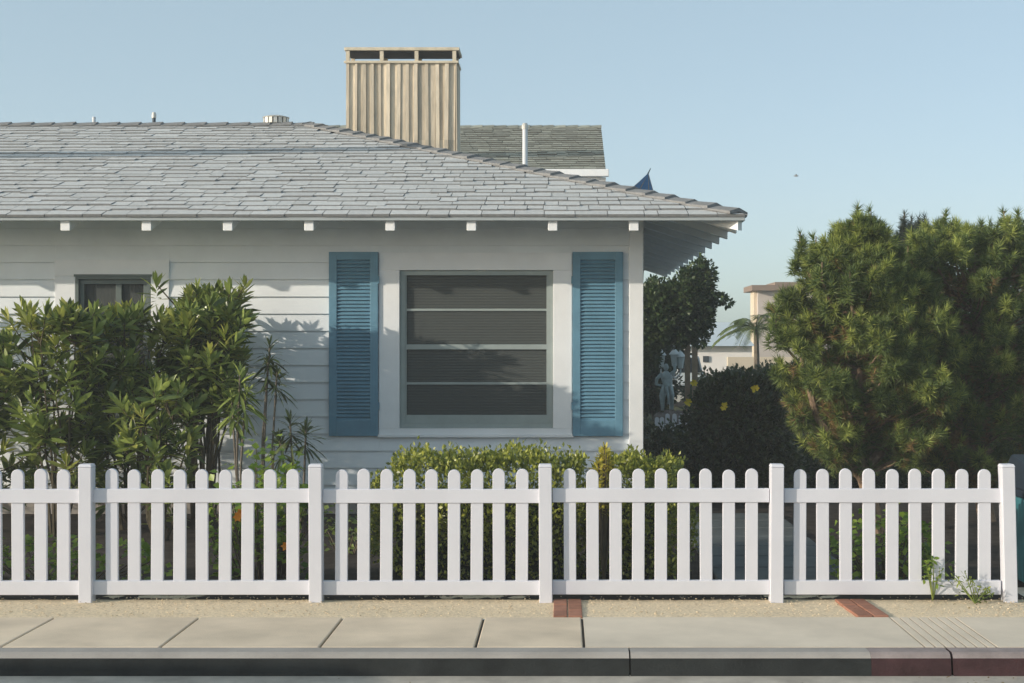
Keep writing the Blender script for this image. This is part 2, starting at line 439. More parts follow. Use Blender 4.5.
# lap siding, each course one long board per run
sd = MB(); exp_ = .1625; z = .12; base = DW
ops = [(-1.735, .095, CAMH-.875, CAMH+.865), (-4.81, -3.725, CAMH-.95, CAMH+.80)]
zt = CAMH + 1.42
zz = CAMH - .533 - 6*exp_ - .0
zz = CAMH + .775 - 14*exp_
course = 0
while zz < zt:
    z0, z1 = zz, min(zz + exp_ + .012, zt)
    runs = [(XL+.95, WX-.13)]
    for (ax, bx, az, bz) in ops:
        if z1 > az and z0 < bz:
            nr = []
            for (p, q) in runs:
                if bx <= p or ax >= q: nr.append((p, q)); continue
                if ax > p: nr.append((p, ax))
                if bx < q: nr.append((bx, q))
            runs = nr
    for (p, q) in runs:
        # random butt joints in long runs
        cuts = [p]
        x = p + random.uniform(1.5, 3.6)
        while x < q - .6 and course < 8: cuts.append(x); x += random.uniform(3.4, 4.9)
        cuts.append(q)
        for a, b in zip(cuts[:-1], cuts[1:]):
            w = random.uniform(-.0012, .0012)
            a2, b2 = a + (.0008 if a > p else 0), b - (.0008 if b < q else 0)
            sd.hexa([(a2, base-.026+w, z0), (b2, base-.026+w, z0), (b2, base+.004, z0), (a2, base+.004, z0)],
                    [(a2, base-.002, z1), (b2, base-.002, z1), (b2, base+.004, z1), (a2, base+.004, z1)])
    for (ax, bx, az, bz) in ops:             # narrow rip of board above / below a window surround
        for (u, v) in ((bz, z1), (z0, az)):
            if z0 < u + 1e-6 and v < z1 + 1e-6 and .012 < v - u < exp_ - .002 and (z0 < bz < z1 or z0 < az < z1):
                sd.hexa([(ax+.001, base-.022, u), (bx-.001, base-.022, u), (bx-.001, base+.004, u), (ax+.001, base+.004, u)],
                        [(ax+.001, base-.002, v), (bx-.001, base-.002, v), (bx-.001, base+.004, v), (ax+.001, base+.004, v)])
    zz += exp_; course += 1
link('siding', sd, M['wall'], house)
# wall body with openings
wb = MB()
def wall_with_holes(mb, x0, x1, z0, z1, y0, y1, holes):
    xs = sorted({x0, x1, *[h[0] for h in holes], *[h[1] for h in holes]})
    for a, b in zip(xs[:-1], xs[1:]):
        hs = [h for h in holes if h[0] <= a and h[1] >= b]
        if not hs: mb.box(a, b, y0, y1, z0, z1)
        else:
            h = hs[0]; mb.box(a, b, y0, y1, z0, h[2]); mb.box(a, b, y0, y1, h[3], z1)
wall_with_holes(wb, XL+.86, WX-.02, 0, CAMH+1.36, DW+.004, DW+.12, [WIN, SWIN])
wb.box(WX-.12, WX-.015, DW+.121, DB-.86, 0, CAMH+1.36)
wb.box(XL+.86, XL+.98, DW+.121, DB-.86, 0, CAMH+1.36)
wb.box(XL+.98, WX-.12, DB-.98, DB-.86, 0, CAMH+1.36)
link('wall', wb, M['wall'], house)
link('corner_board', MB().box(WX-.135, WX, DW-.038, DW+.10, .05, CAMH+1.36), M['trim'], house, bevel=.004)
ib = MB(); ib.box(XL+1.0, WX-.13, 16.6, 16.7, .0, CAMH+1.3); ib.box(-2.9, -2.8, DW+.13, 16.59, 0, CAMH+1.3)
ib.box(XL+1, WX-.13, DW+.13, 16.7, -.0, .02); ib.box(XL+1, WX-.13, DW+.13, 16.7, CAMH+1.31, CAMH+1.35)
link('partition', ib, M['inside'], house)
link('foundation', MB().box(XL+.88, WX-.03, DW-.004, DB-.9, -.2, .12), M['kerb'], house)

# --- big window
def trim_ring(o, i, y0, y1):
    b = MB()
    b.box(o[0], o[1], y0, y1, i[3], o[3]); b.box(o[0], o[1], y0, y1, o[2], i[2])
    b.box(o[0], i[0], y0+.001, y1, i[2], i[3]); b.box(i[1], o[1], y0+.001, y1, i[2], i[3]); return b
def ring(o, w, y0, y1):
    return trim_ring(o, (o[0]+w, o[1]-w, o[2]+w, o[3]-w), y0, y1)
wn = link('window', trim_ring((-1.735, .095, CAMH-.875, CAMH+.865), WIN, DW-.036, DW+.10), M['trim'], house, bevel=.004)
tag(wn, 'large window with four stacked panes and a wide white surround')
sill = MB(); sill.box(-1.75, .11, DW-.056, DW-.037, CAMH-.885, CAMH-.855)
link('sill', sill, M['trim'], wn, bevel=.003)
fr = ring((WIN[0]+.002, WIN[1]-.002, WIN[2]+.002, WIN[3]-.002), .045, DW-.004, DW+.05)
fr.box(WIN[0]+.047, WIN[1]-.047, DW+.004, DW+.05, WIN[2]+.047, WIN[2]+.125)
fr.box(WIN[0]+.047, WIN[1]-.047, DW+.006, DW+.05, CAMH-.052, CAMH-.004)      # meeting rail
for zc in (CAMH+.325, CAMH-.375): fr.box(WIN[0]+.047, WIN[1]-.047, DW+.012, DW+.04, zc-.011, zc+.011)
for xx in (WIN[0]+.047, WIN[1]-.062): fr.box(xx, xx+.015, DW+.008, DW+.045, WIN[2]+.126, WIN[3]-.048)
fr.box(-.828, -.80, DW-.001, DW+.005, CAMH-.012, CAMH+.0)
link('sash', fr, M['sash'], wn, bevel=.002)
link('pane', MB().box(WIN[0]+.04, WIN[1]-.04, DW+.026, DW+.030, WIN[2]+.1, WIN[3]-.04), M['screen'], wn)
bl = MB(); zb = WIN[2]+.44
while zb < WIN[3]-.04:
    bl.quad((WIN[0]+.05, DW+.062, zb), (WIN[1]-.05, DW+.062, zb), (WIN[1]-.05, DW+.084, zb+.017), (WIN[0]+.05, DW+.084, zb+.017)); zb += .0265
zb = WIN[2]+.12
while zb < WIN[2]+.43:
    bl.quad((WIN[0]+.05, DW+.064, zb), (WIN[1]-.05, DW+.064, zb), (WIN[1]-.05, DW+.086, zb+.006), (WIN[0]+.05, DW+.086, zb+.006)); zb += .0265
link('blind', bl, M['blind'], wn)
# --- small window
sw = link('window', trim_ring((-4.81, -3.725, CAMH-.95, CAMH+.80), SWIN, DW-.034, DW+.10), M['trim'], house, bevel=.004)
tag(sw, 'small dark framed window half hidden behind the tall shrubs')
f2 = ring((SWIN[0]+.002, SWIN[1]-.002, SWIN[2]+.002, SWIN[3]-.002), .03, DW-.036, DW+.02)
f2.box(SWIN[0]-.012, SWIN[1]+.012, DW-.042, DW-.030, SWIN[3]-.006, SWIN[3]+.016)
link('frame', f2, M['dark_sash'], sw, bevel=.002)
s2 = ring((SWIN[0]+.034, SWIN[1]-.034, SWIN[2]+.034, SWIN[3]-.034), .042, DW-.005, DW+.06)
s2.box(-4.24, -4.185, DW-.002, DW+.055, SWIN[2]+.08, SWIN[3]-.078)
link('sash', s2, M['dark_sash'], sw, bevel=.002)
link('pane', MB().box(SWIN[0]+.06, SWIN[1]-.06, DW+.03, DW+.034, SWIN[2]+.06, SWIN[3]-.06), M['screen'], sw)
cu = MB()
for x0, x1 in ((-4.50, -4.26), (-4.15, -4.02)):
    n = 14
    for k in range(n):
        a = x0+(x1-x0)*k/n; b = x0+(x1-x0)*(k+1)/n
        cu.quad((a, DW+.10+.014*math.sin(k*1.6), SWIN[2]), (b, DW+.10+.014*math.sin((k+1)*1.6), SWIN[2]), (b, DW+.10+.014*math.sin((k+1)*1.6), SWIN[3]), (a, DW+.10+.014*math.sin(k*1.6), SWIN[3]))
link('curtain', cu, M['curtain'], sw)
# --- shutters
def shutter(x0, x1, side):
    z0, z1 = CAMH-.872, CAMH+.872; w = .075; y0, y1 = DW-.058, DW-.027
    b = MB()
    b.box(x0, x0+w, y0, y1, z0, z1); b.box(x1-w, x1, y0, y1, z0, z1)
    b.box(x0+w, x1-w, y0+.001, y1, z0, z0+.15); b.box(x0+w, x1-w, y0+.001, y1, z1-.075, z1)
    o = link('shutter', b, M['shutter'], house, bevel=.003)
    tag(o, 'blue louvred shutter on the %s side of the large window' % side)
    lv = MB(); n = 44; zs = z0+.15; st = (z1-.075-zs)/n
    for k in range(n):
        zc = zs + st*(k+.5)
        lv.hexa([(x0+w-.002, y0+.004, zc-st*.52), (x1-w+.002, y0+.004, zc-st*.52), (x1-w+.002, y1-.002, zc+st*.30), (x0+w-.002, y1-.002, zc+st*.30)],
                [(x0+w-.002, y0+.005, zc-st*.34), (x1-w+.002, y0+.005, zc-st*.34), (x1-w+.002, y1-.001, zc+st*.46), (x0+w-.002, y1-.001, zc+st*.46)])
    link('louvres', lv, M['shutter'], o)
    for zc in (z0+.25, z1-.3):
        hg = MB(); hg.box(x1-.004 if side == 'left' else x0-.012, x1+.012 if side == 'left' else x0+.004, y0-.003, y0+.02, zc, zc+.07)
        link('hinge', hg, M['shutter'], o)
shutter(-2.207, -1.742, 'left'); shutter(.100, .577, 'right')

# --- roof: sheathing + individually laid shingles
roof = MB()
cA, cB, cC, cD = (XL, DE, ZE-.02), (EX, DE, ZE-.02), (EX, DB, ZE-.02), (XL, DB, ZE-.02)
rL, rR = (XL+AR, DE+AR, ZR-.02), (EX-AR, DE+AR, ZR-.02)
roof.quad(cA, cB, rR, rL); roof.quad(cB, cC, rR); roof.quad(cC, cD, rL, rR); roof.quad(cD, cA, rL)
rf = link('roof', roof, M['shingle'], house)
def lay_shingles(mb, o, ux, uy, a_max, x_lo, x_hi, expo, thick, wmin, wmax, rnd, stag=.035):
    """o: eave origin, ux: along eave, uy: up the slope (both unit 3D); x_lo/x_hi: functions of plan run a"""
    nz = ux.cross(uy).normalized()
    cosl = math.sqrt(uy.x**2 + uy.y**2)
    s = -.02; smax = a_max/cosl
    while s < smax - .03:
        a = max(0, s)*cosl
        x = x_lo(a) + rnd.uniform(-.1, 0); xe = x_hi(a)
        while x < xe:
            w = rnd.uniform(wmin, wmax); x2 = min(x + w, xe)
            x1 = max(x, x_lo(a))
            if x2 - x1 > .03:
                ds = rnd.choice((0, 0, -stag, stag*.5, -stag*.5)) + rnd.uniform(-.008, .008) if s > 0 else rnd.uniform(-.004, .004)
                t = thick * rnd.uniform(.75, 1.25) * (.55 if s < 0 else 1)
                s1 = s + expo*1.35
                lo, hi = s + ds, min(s1, smax)
                ah = hi*cosl
                xa, xb = max(x1, x_lo(ah)) if x1 - x_lo(a) < .3 else x1, x2
                if xe - x2 < .3: xb = min(x2, x_hi(ah))
                if xb - xa < .01: x = x2; continue
                g = .003
                p = [o + ux*(x1+g) + uy*lo, o + ux*(x2-g) + uy*lo, o + ux*(xb-g) + uy*hi, o + ux*(xa+g) + uy*hi]
                q = [p[0] + nz*t, p[1] + nz*t, p[2] + nz*.004, p[3] + nz*.004]
                p2 = [v - nz*.012 for v in p]
                mb.hexa(p2, q)
            x = x2
        s += expo
rs = random.Random(5)
sh = MB()
cl = 1/math.sqrt(1+SL*SL)
lay_shingles(sh, Vector((0, DE, ZE)), Vector((1,0,0)), Vector((0, cl, SL*cl)), AR, lambda a: XL+a, lambda a: EX-a, .188, .020, .12, .34, rs, .042)
lay_shingles(sh, Vector((EX, DE, ZE)), Vector((0,1,0)), Vector((-cl, 0, SL*cl)), AR, lambda a: a, lambda a: (DB-DE)-a, .222, .022, .2, .5, rs)
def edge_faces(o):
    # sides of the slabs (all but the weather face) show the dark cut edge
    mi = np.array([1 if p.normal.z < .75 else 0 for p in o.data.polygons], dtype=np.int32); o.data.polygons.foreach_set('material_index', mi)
edge_faces(link('shingles', sh, [M['shingle'], M['shedge']], rf))
def caps(mb, p0, p1, n1, n2, expo, w, t, rnd):
    """folded cap shingles from p0 (low) to p1; n1, n2: horizontal-ish directions down both slopes"""
    d = (p1-p0); Ln = d.length; d.normalize(); s = 0
    while s < Ln - .02:
        up = Vector((0, 0, 1)); e = min(s+expo*1.4, Ln+.05); j = rnd.uniform(-.01, .01)
        a, b = p0 + d*(s+j), p0 + d*e
        lift, lo = t*rnd.uniform(.85, 1.2), .012
        for nn in (n1, n2):
            pa = [a + up*lo, a + nn*w + up*lo, b + nn*w + up*.004, b + up*.004]
            pb = [a + up*(lo+lift), a + nn*w + up*(lo+lift*.8), b + nn*w + up*.012, b + up*.016]
            mb.hexa(pa, pb) if nn is n1 else mb.hexa([pa[1], pa[0], pa[3], pa[2]], [pb[1], pb[0], pb[3], pb[2]])
        s += expo
cp = MB()
h0, h1 = Vector((EX-.05, DE+.05, ZE+.024)), Vector((EX-AR, DE+AR, ZR+.014))
nF = Vector((0, -cl, -SL*cl)); nR = Vector((cl, 0, -SL*cl)); nBk = Vector((0, cl, -SL*cl)); nLf = Vector((-cl, 0, -SL*cl))
# down each face, square to the hip
hd = (h1-h0).normalized()
def perp(nface_down, other):
    q = (nface_down - hd*nface_down.dot(hd)).normalized(); return q
caps(cp, h0, h1, perp(nF, 0), perp(nR, 0), .258, .13, .034, rs)
caps(cp, Vector((EX-AR+.05, DE+AR, ZR+.014)), Vector((XL+AR, DE+AR, ZR+.014)), nF, nBk, .262, .13, .024, rs)
hl0, hl1 = Vector((XL, DE, ZE+.012)), Vector((XL+AR, DE+AR, ZR+.014)); hd = (hl1-hl0).normalized()
caps(cp, hl0, hl1, perp(nF, 0), perp(nLf, 0), .258, .13, .03, rs)
edge_faces(link('ridge_caps', cp, [M['cap'], M['shedge']], rf))
# eave board, boarded soffit, rafter tails
fb = MB()
zt_, zb_ = ZE-.004, ZE-.050
fb.box(XL-.0, EX, DE-.004, DE+.022, zb_, zt_); fb.box(EX-.022, EX+.004, DE+.0225, DB, zb_, zt_)
fb.box(XL-.004, XL+.022, DE+.0225, DB, zb_, zt_)
link('fascia', fb, M['drip'], house, bevel=.003)
sf = MB(); nb = 8; dp = .95
for k in range(nb):
    a0 = .024 + (dp)*k/nb + .003; a1 = .024 + dp*(k+1)/nb - .003
    za, zb2 = ZE + SL*a0 - .046, ZE + SL*a1 - .046
    sf.hexa([(XL+a0, DE+a0, za), (EX-a0, DE+a0, za), (EX-a1, DE+a1, zb2), (XL+a1, DE+a1, zb2)],
            [(XL+a0, DE+a0, za+.018), (EX-a0, DE+a0, za+.018), (EX-a1, DE+a1, zb2+.018), (XL+a1, DE+a1, zb2+.018)])
    sf.hexa([(EX-a0, DE+a0, za), (EX-a0, DB-a0, za), (EX-a1, DB-a1, zb2), (EX-a1, DE+a1, zb2)],
            [(EX-a0, DE+a0, za+.018), (EX-a0, DB-a0, za+.018), (EX-a1, DB-a1, zb2+.018), (EX-a1, DE+a1, zb2+.018)])
link('soffit', sf, M['soffit'], house)
tl = MB()
x0 = .643; h = .10
def tail_front(mb, x, w=.042):
    a0, a1 = .035, .95
    za, zb2 = ZE+SL*a0-.049, ZE+SL*a1-.049
    mb.hexa([(x-w, DE+a0, za-h), (x+w, DE+a0, za-h), (x+w, DE+a1, zb2-h), (x-w, DE+a1, zb2-h)],
            [(x-w, DE+a0, za), (x+w, DE+a0, za), (x+w, DE+a1, zb2), (x-w, DE+a1, zb2)])
tail_front(tl, x0)
t0 = link('rafter_tail', tl, M['trim'], house, bevel=.004)
for k in range(1, 17): dup(t0, house, (-.726*k, 0, 0))
ts = MB(); a0, a1 = .035, .95; y = DE + .36 + .726; w = .042
za, zb2 = ZE+SL*a0-.049, ZE+SL*a1-.049
ts.hexa([(EX-a1, y-w, zb2-h), (EX-a0, y-w, za-h), (EX-a0, y+w, za-h), (EX-a1, y+w, zb2-h)],
        [(EX-a1, y-w, zb2), (EX-a0, y-w, za), (EX-a0, y+w, za), (EX-a1, y+w, zb2)])
t1 = link('rafter_tail', ts, M['trim'], house, bevel=.004)
for k in range(1, 12): dup(t1, house, (0, .726*k, 0))
def jack(y, a1):
    b = MB(); za, zc = ZE+SL*a0-.049, ZE+SL*a1-.049
    b.hexa([(EX-a1, y-w, zc-h), (EX-a0, y-w, za-h), (EX-a0, y+w, za-h), (EX-a1, y+w, zc-h)], [(EX-a1, y-w, zc), (EX-a0, y-w, za), (EX-a0, y+w, za), (EX-a1, y+w, zc)])
    link('rafter_tail', b, M['trim'], house, bevel=.004)
jack(DE+.36, .31); jack(DB-.36, .31)
hp = MB(); hp.hexa([(EX-.06, DE+.02, ZE-.135), (EX-.02, DE+.06, ZE-.135), (EX-.93, DE+.97, ZE+.16), (EX-.97, DE+.93, ZE+.16)],
                   [(EX-.06, DE+.02, ZE-.052), (EX-.02, DE+.06, ZE-.052), (EX-.93, DE+.97, ZE+.25), (EX-.97, DE+.93, ZE+.25)])
link('hip_rafter', hp, M['soffit'], house)

# --- chimney behind the hip
CY0, CY1 = 17.30, 17.72
cxl, cxr = (346.5-VX)*CY0/F, (457.0-VX)*CY0/F
czb, czt = CAMH+1.5, CAMH + (VY-62)*CY0/F
ch = link('chimney', MB().box(cxl+.02, cxr-.02, CY0+.02, CY1-.02, czb, czt), M['cedar'], rf)
bd = MB(); rb = random.Random(3); x = cxl
k = 0
while x < cxr - .01:
    w = rb.uniform(.030, .052) if k % 2 == 0 else rb.uniform(.045, .085)
    x2 = min(x+w, cxr); out = rb.uniform(.020, .032) if k % 2 == 0 else rb.uniform(.0, .010)
    bow = rb.uniform(-.008, .008)
    zs = [czb, (czb+czt)/2, czt-.002]
    for za, zb2, ba, bb in ((zs[0], zs[1], 0, bow), (zs[1], zs[2], bow, 0)):
        bd.hexa([(x+ba, CY0-out, za), (x2+ba-.002, CY0-out, za), (x2+ba-.002, CY0+.019, za), (x+ba, CY0+.019, za)],
                [(x+bb, CY0-out, zb2), (x2+bb-.002, CY0-out, zb2), (x2+bb-.002, CY0+.019, zb2), (x+bb, CY0+.019, zb2)])
    x = x2; k += 1
for yy in np.arange(CY0, CY1-.05, .09):
    bd.box(cxl-.004, cxl+.019, yy+.022, yy+.105, czb, czt-.002); bd.box(cxr-.019, cxr+.006, yy+.022, yy+.105, czb, czt-.002)
link('boards', bd, M['cedar'], ch)
zc0, zc1, zc2 = czt, CAMH+(VY-51.0)*CY0/F, CAMH+(VY-48)*CY0/F
cpb = MB(); cpb.box(cxl-.02, cxr+.03, CY0-.05, CY1+.02, zc1, zc2)
cpb.box(cxl-.025, cxr+.02, CY0-.045, CY0-.015, czt-.020, czt+.008)
cpb.box(cxr+.008, cxr+.02, CY0-.014, CY1+.02, czt-.020, czt+.008)
link('cap', cpb, M['cedarcap'], ch, bevel=.003)
for xf in (0, .318, .645, 1.0):
    xx = cxl + .02 + (cxr-cxl-.05)*xf
    link('cap_post', MB().box(xx-.022, xx+.022, CY0-.036, CY0+.012, czt+.0085, zc1-.001), M['cedarcap'], ch)
    link('cap_post', MB().box(xx-.022, xx+.022, CY1-.045, CY1+.0, czt+.001, zc1-.001), M['cedarcap'], ch)
link('lid_shade', MB().box(cxl, cxr+.01, CY0+.0, CY1-.0, zc1-.014, zc1-.001), M['void'], ch)  # dark sheet painting the shade on the underside of the lid
# --- roof hardware
def pipe(px, pyt, D, r, zb, mat, cap_, label):
    top = P(px, pyt, D); o = link('vent_pipe', MB().tube([(top.x, D, zb), (top.x, D, top.z)], r, 12), mat, rf, smooth=False)
    tag(o, label)
    if cap_:
        link('collar', MB().lathe([(r*1.3, -.05), (r*1.35, -.012), (r*.9, .02)], (top.x, D, top.z), 12), M['metal'], o)
pipe(525, 125, 17.0, .030, CAMH+1.7, M['pipe'], True, 'tall pale vent pipe right of the chimney')
pipe(154, 114, 17.9, .022, ZR-.2, M['darkpipe'], True, 'short dark pipe on the ridge')
pipe(94, 117, 18.0, .022, ZR-.2, M['pipe'], False, 'short pale pipe on the ridge')
vx, vz = P(276, 123, 17.72).x, ZR+.01
tv = link('roof_vent', MB().lathe([(.10, -.10), (.10, .02), (.135, .022), (.135, .03)], (vx, 17.72, vz), 16), M['metal'], rf)
fn = MB()
for k in range(16):
    t = 2*PI*k/16; c, s_ = math.cos(t), math.sin(t); c2, s2_ = math.cos(t+.28), math.sin(t+.28)
    fn.hexa([(vx+.115*c, 17.72+.115*s_, vz+.031), (vx+.155*c, 17.72+.155*s_, vz+.031), (vx+.155*c2, 17.72+.155*s2_, vz+.031), (vx+.118*c2, 17.72+.118*s2_, vz+.031)],
            [(vx+.115*c, 17.72+.115*s_, vz+.100), (vx+.155*c, 17.72+.155*s_, vz+.100), (vx+.155*c2, 17.72+.155*s2_, vz+.100), (vx+.118*c2, 17.72+.118*s2_, vz+.100)])
fn.lathe([(.09, .031), (.09, .1)], (vx, 17.72, vz), 12)
link('fins', fn, M['metal'], tv)
link('lid', MB().lathe([(.162, .101), (.165, .108), (.10, .128), (.02, .135)], (vx, 17.72, vz), 16), M['metal'], tv)

# ================================================================== PICKET FENCE
FY = 9.12; U = FY/F
fence = thing('picket_fence', 'low white picket fence with round topped pickets running along the sidewalk', 'fence', (-.1, FY, 0))
postx = [(p-VX)*U for p in (88, 317, 546, 775.5, 1008.5)]
step = postx[1]-postx[0]
postx = [postx[0]-2*step, postx[0]-step] + postx
pm = MB(); w = .041
pm.box(-w, w, FY-.062, FY+.026, -.05, .838)
pm.hexa([(-w-.003, FY-.065, .839), (w+.003, FY-.065, .839), (w+.003, FY+.029, .839), (-w-.003, FY+.029, .839)],
        [(-w+.004, FY-.055, .858), (w-.004, FY-.055, .858), (w-.004, FY+.019, .858), (-w+.004, FY+.019, .858)])
post0 = link('post', pm, M['fence'], fence, bevel=.004)
for i, x in enumerate(postx):
    o = post0 if i == 0 else dup(post0, fence, (0, 0, 0))
for i, (x, o) in enumerate(zip(postx, [c for c in fence.children if c.name.startswith('post')])):
    o.location = (x - 0, 0, 0) if False else (x, 0, 0)
    o.rotation_euler = (0, R(-1.3) if i == len(postx)-1 else R(random.uniform(-.35, .35)), 0)
# posts were built at world x = 0
for o in fence.children:
    pass
pk = MB(); pw = .0388; top = .785; seg = 8
poly = [(-pw, .045), (pw, .045), (pw, top)] + [(pw*math.cos(PI*k/seg), top + pw*1.0*math.sin(PI*k/seg)) for k in range(1, seg)] + [(-pw, top)]
pk.prism(poly, 'y', FY-.013, FY+.013)
pk0 = link('picket', pk, M['fence'], fence, bevel=.003)
first = True
for a, b in zip(postx[:-1], postx[1:]):
    for k in range(9):
        x = a + .1525 + (b-a-.305)*k/8 + random.uniform(-.0015, .0015)
        o = pk0 if first else dup(pk0, fence, (0, 0, 0)); first = False
        o.location = (x, 0, random.uniform(-.004, .004)); o.rotation_euler = (0, R(random.uniform(-.35, .35)), 0)
rl = MB(); s2 = step/2 - .039
rl.box(-s2, s2, FY-.022, FY+.022, .613, .700)
rail0 = link('rail', rl, M['fence'], fence, bevel=.004)
rl2 = MB(); rl2.box(-s2, s2, FY-.022, FY+.022, .036, .124)
rail1 = link('rail', rl2, M['fence'], fence, bevel=.004)
for i, (a, b) in enumerate(zip(postx[:-1], postx[1:])):
    for r0 in (rail0, rail1):
        o = r0 if i == 0 else dup(r0, fence, (0, 0, 0))
        o.location = ((a+b)/2, 0, random.uniform(-.003, .003))
for o in fence.children:     # everything above was built round world x = 0; the Empty stands at x = -.1
    o.location.x += .1
    o.data.name = o.name
for me in {o.data for o in fence.children}:
    co = np.zeros(len(me.vertices)*3); me.vertices.foreach_get('co', co); co = co.reshape(-1, 3); co[:, 0] -= .1
    me.vertices.foreach_set('co', co.ravel()); me.update()

# ================================================================== NEIGHBOUR HOUSE BEHIND
nh = thing('house', 'far house with weathered green-grey gable roof and white eaves behind the chimney', 'house', (-3, 27, 0))
nx1 = .725; nx0 = -7.5; ny0, ny1 = 24.0, 26.85; nz0, nz1 = CAMH+2.90, CAMH+4.02
link('wall', MB().box(nx0+.1, nx1-.06, ny0+.28, 29.4, 0, nz0-.05), M['farwhite'], nh)
ns = (nz1-nz0)/(ny1-ny0); ncl = 1/math.sqrt(1+ns*ns)
nr = MB(); nr.hexa([(nx0, ny0, nz0-.05), (nx1, ny0, nz0-.05), (nx1, ny1, nz1-.05), (nx0, ny1, nz1-.05)], [(nx0, ny0, nz0-.01), (nx1, ny0, nz0-.01), (nx1, ny1, nz1-.01), (nx0, ny1, nz1-.01)])
nr.hexa([(nx0, ny1, nz1-.05), (nx1, ny1, nz1-.05), (nx1, 29.7, nz0-.05), (nx0, 29.7, nz0-.05)], [(nx0, ny1, nz1-.01), (nx1, ny1, nz1-.01), (nx1, 29.7, nz0-.01), (nx0, 29.7, nz0-.01)])
nrf = link('roof', nr, M['oldshingle'], nh)
ngm = MB(); ngm.add([(nx1-.065, ny0+.3, nz0-.06), (nx1-.065, 29.4, nz0-.06), (nx1-.065, ny1, nz1-.06), (nx1-.14, ny0+.3, nz0-.06), (nx1-.14, 29.4, nz0-.06), (nx1-.14, ny1, nz1-.06)], [(0,1,2),(5,4,3),(0,3,4,1),(1,4,5,2),(2,5,3,0)])
link('gable', ngm, M['farwhite'], nh)
nsg = MB(); lay_shingles(nsg, Vector((0, ny0, nz0)), Vector((1,0,0)), Vector((0, ncl, ns*ncl)), ny1-ny0, lambda a: nx0, lambda a: nx1, .15, .022, .16, .34, rs, .02)
edge_faces(link('shingles', nsg, [M['oldshingle'], M['oldedge']], nrf))
ncp = MB(); caps(ncp, Vector((nx1, ny1, nz1+.005)), Vector((nx0, ny1, nz1+.005)), Vector((0, -ncl, -ns*ncl)), Vector((0, ncl, -ns*ncl)), .22, .13, .02, rs)
link('ridge_caps', ncp, M['oldshingle'], nrf)
link('gutter', MB().box(nx0, nx1+.05, ny0-.10, ny0-.005, nz0-.135, nz0-.015), M['trim'], nh, bevel=.01)
nco = MB(); nco.box(nx0+.1, nx1+.0, ny0-.0, ny0+.27, nz0-.20, nz0-.14); nco.box(nx1-.46, nx1-.30, ny0+.1, ny0+.275, nz0-.42, nz0-.205)
link('cornice', nco, M['farwhite'], nh)
nwn = link('window', MB().box(-1.0, .0, ny0+.24, ny0+.279, 1.2, 2.4), M['trim'], nh); link('pane', MB().box(-.93, -.07, ny0+.23, ny0+.239, 1.27, 2.33), M['farglass'], nwn)

# raised deck with a leaning parasol
dk = thing('deck', 'raised timber deck on posts beside the far house', 'deck', (1.75, 28.1, 0))
link('boards', MB().box(.85, 2.6, 27.2, 29.0, 2.20, 2.26), M['deck'], dk)
for x in (.95, 2.5):
    for y in (27.3, 28.9): link('post', MB().box(x-.05, x+.05, y-.05, y+.05, 0, 2.199), M['deck'], dk)
ap = P(648.3, 173, 28.1)
ps = thing('parasol', 'blue canvas parasol with only its pointed top showing over the roof edge', 'parasol', (1.72, 28.1, 2.26))
cv = MB(); n = 8; ax = Vector((.10, 0, 1)).normalized()
apex = Vector((ap.x, 28.1, ap.z)); rim = []
sk = Vector((-.20, 0, -.80)); 
for k in range(n):
    t = 2*PI*(k+.5)/n; rim.append(apex + sk + Vector((.50*math.cos(t), .50*math.sin(t), .0 - .22*math.cos(t))))
mid = [apex + (r-apex)*.5 + Vector((0, 0, -.015)) for r in rim]
inn = [v - Vector((0, 0, .012)) for v in [apex] + mid + rim]
cv.add([apex] + mid + rim, [(0, 1+k, 1+(k+1) % n) for k in range(n)] + [(1+k, 1+n+k, 1+n+(k+1) % n, 1+(k+1) % n) for k in range(n)])
cv.add(inn, [(0, 1+(k+1) % n, 1+k) for k in range(n)] + [(1+k, 1+(k+1) % n, 1+n+(k+1) % n, 1+n+k) for k in range(n)])
link('canopy', cv, M['canvas'], ps)
link('finial', MB().tube([apex - Vector((.01, 0, .02)), apex + Vector((.045, 0, .09))], [.014, .007], 8), M['darkpipe'], ps)
link('pole', MB().tube([(apex.x-.02, 28.1, apex.z-.03), (apex.x-.14, 28.1, 2.26)], .02, 8), M['deck'], ps)
rbm = MB()
for k in range(n): rbm.tube([apex - Vector((0, 0, .02)), rim[k] - Vector((0, 0, .01))], .008, 5)
link('ribs', rbm, M['deck'], ps)

# ================================================================== PLANTS
def curve_pts(p0, p1, n, wob, rnd, sag=0):
    p0, p1 = Vector(p0), Vector(p1); out = []
    for i in range(n+1):
        t = i/n; q = p0.lerp(p1, t)
        if 0 < i < n: q += Vector((rnd.uniform(-wob, wob), rnd.uniform(-wob, wob), rnd.uniform(-wob, wob)*.5))
        q.z += sag*math.sin(PI*t)
        out.append(q)
    return out

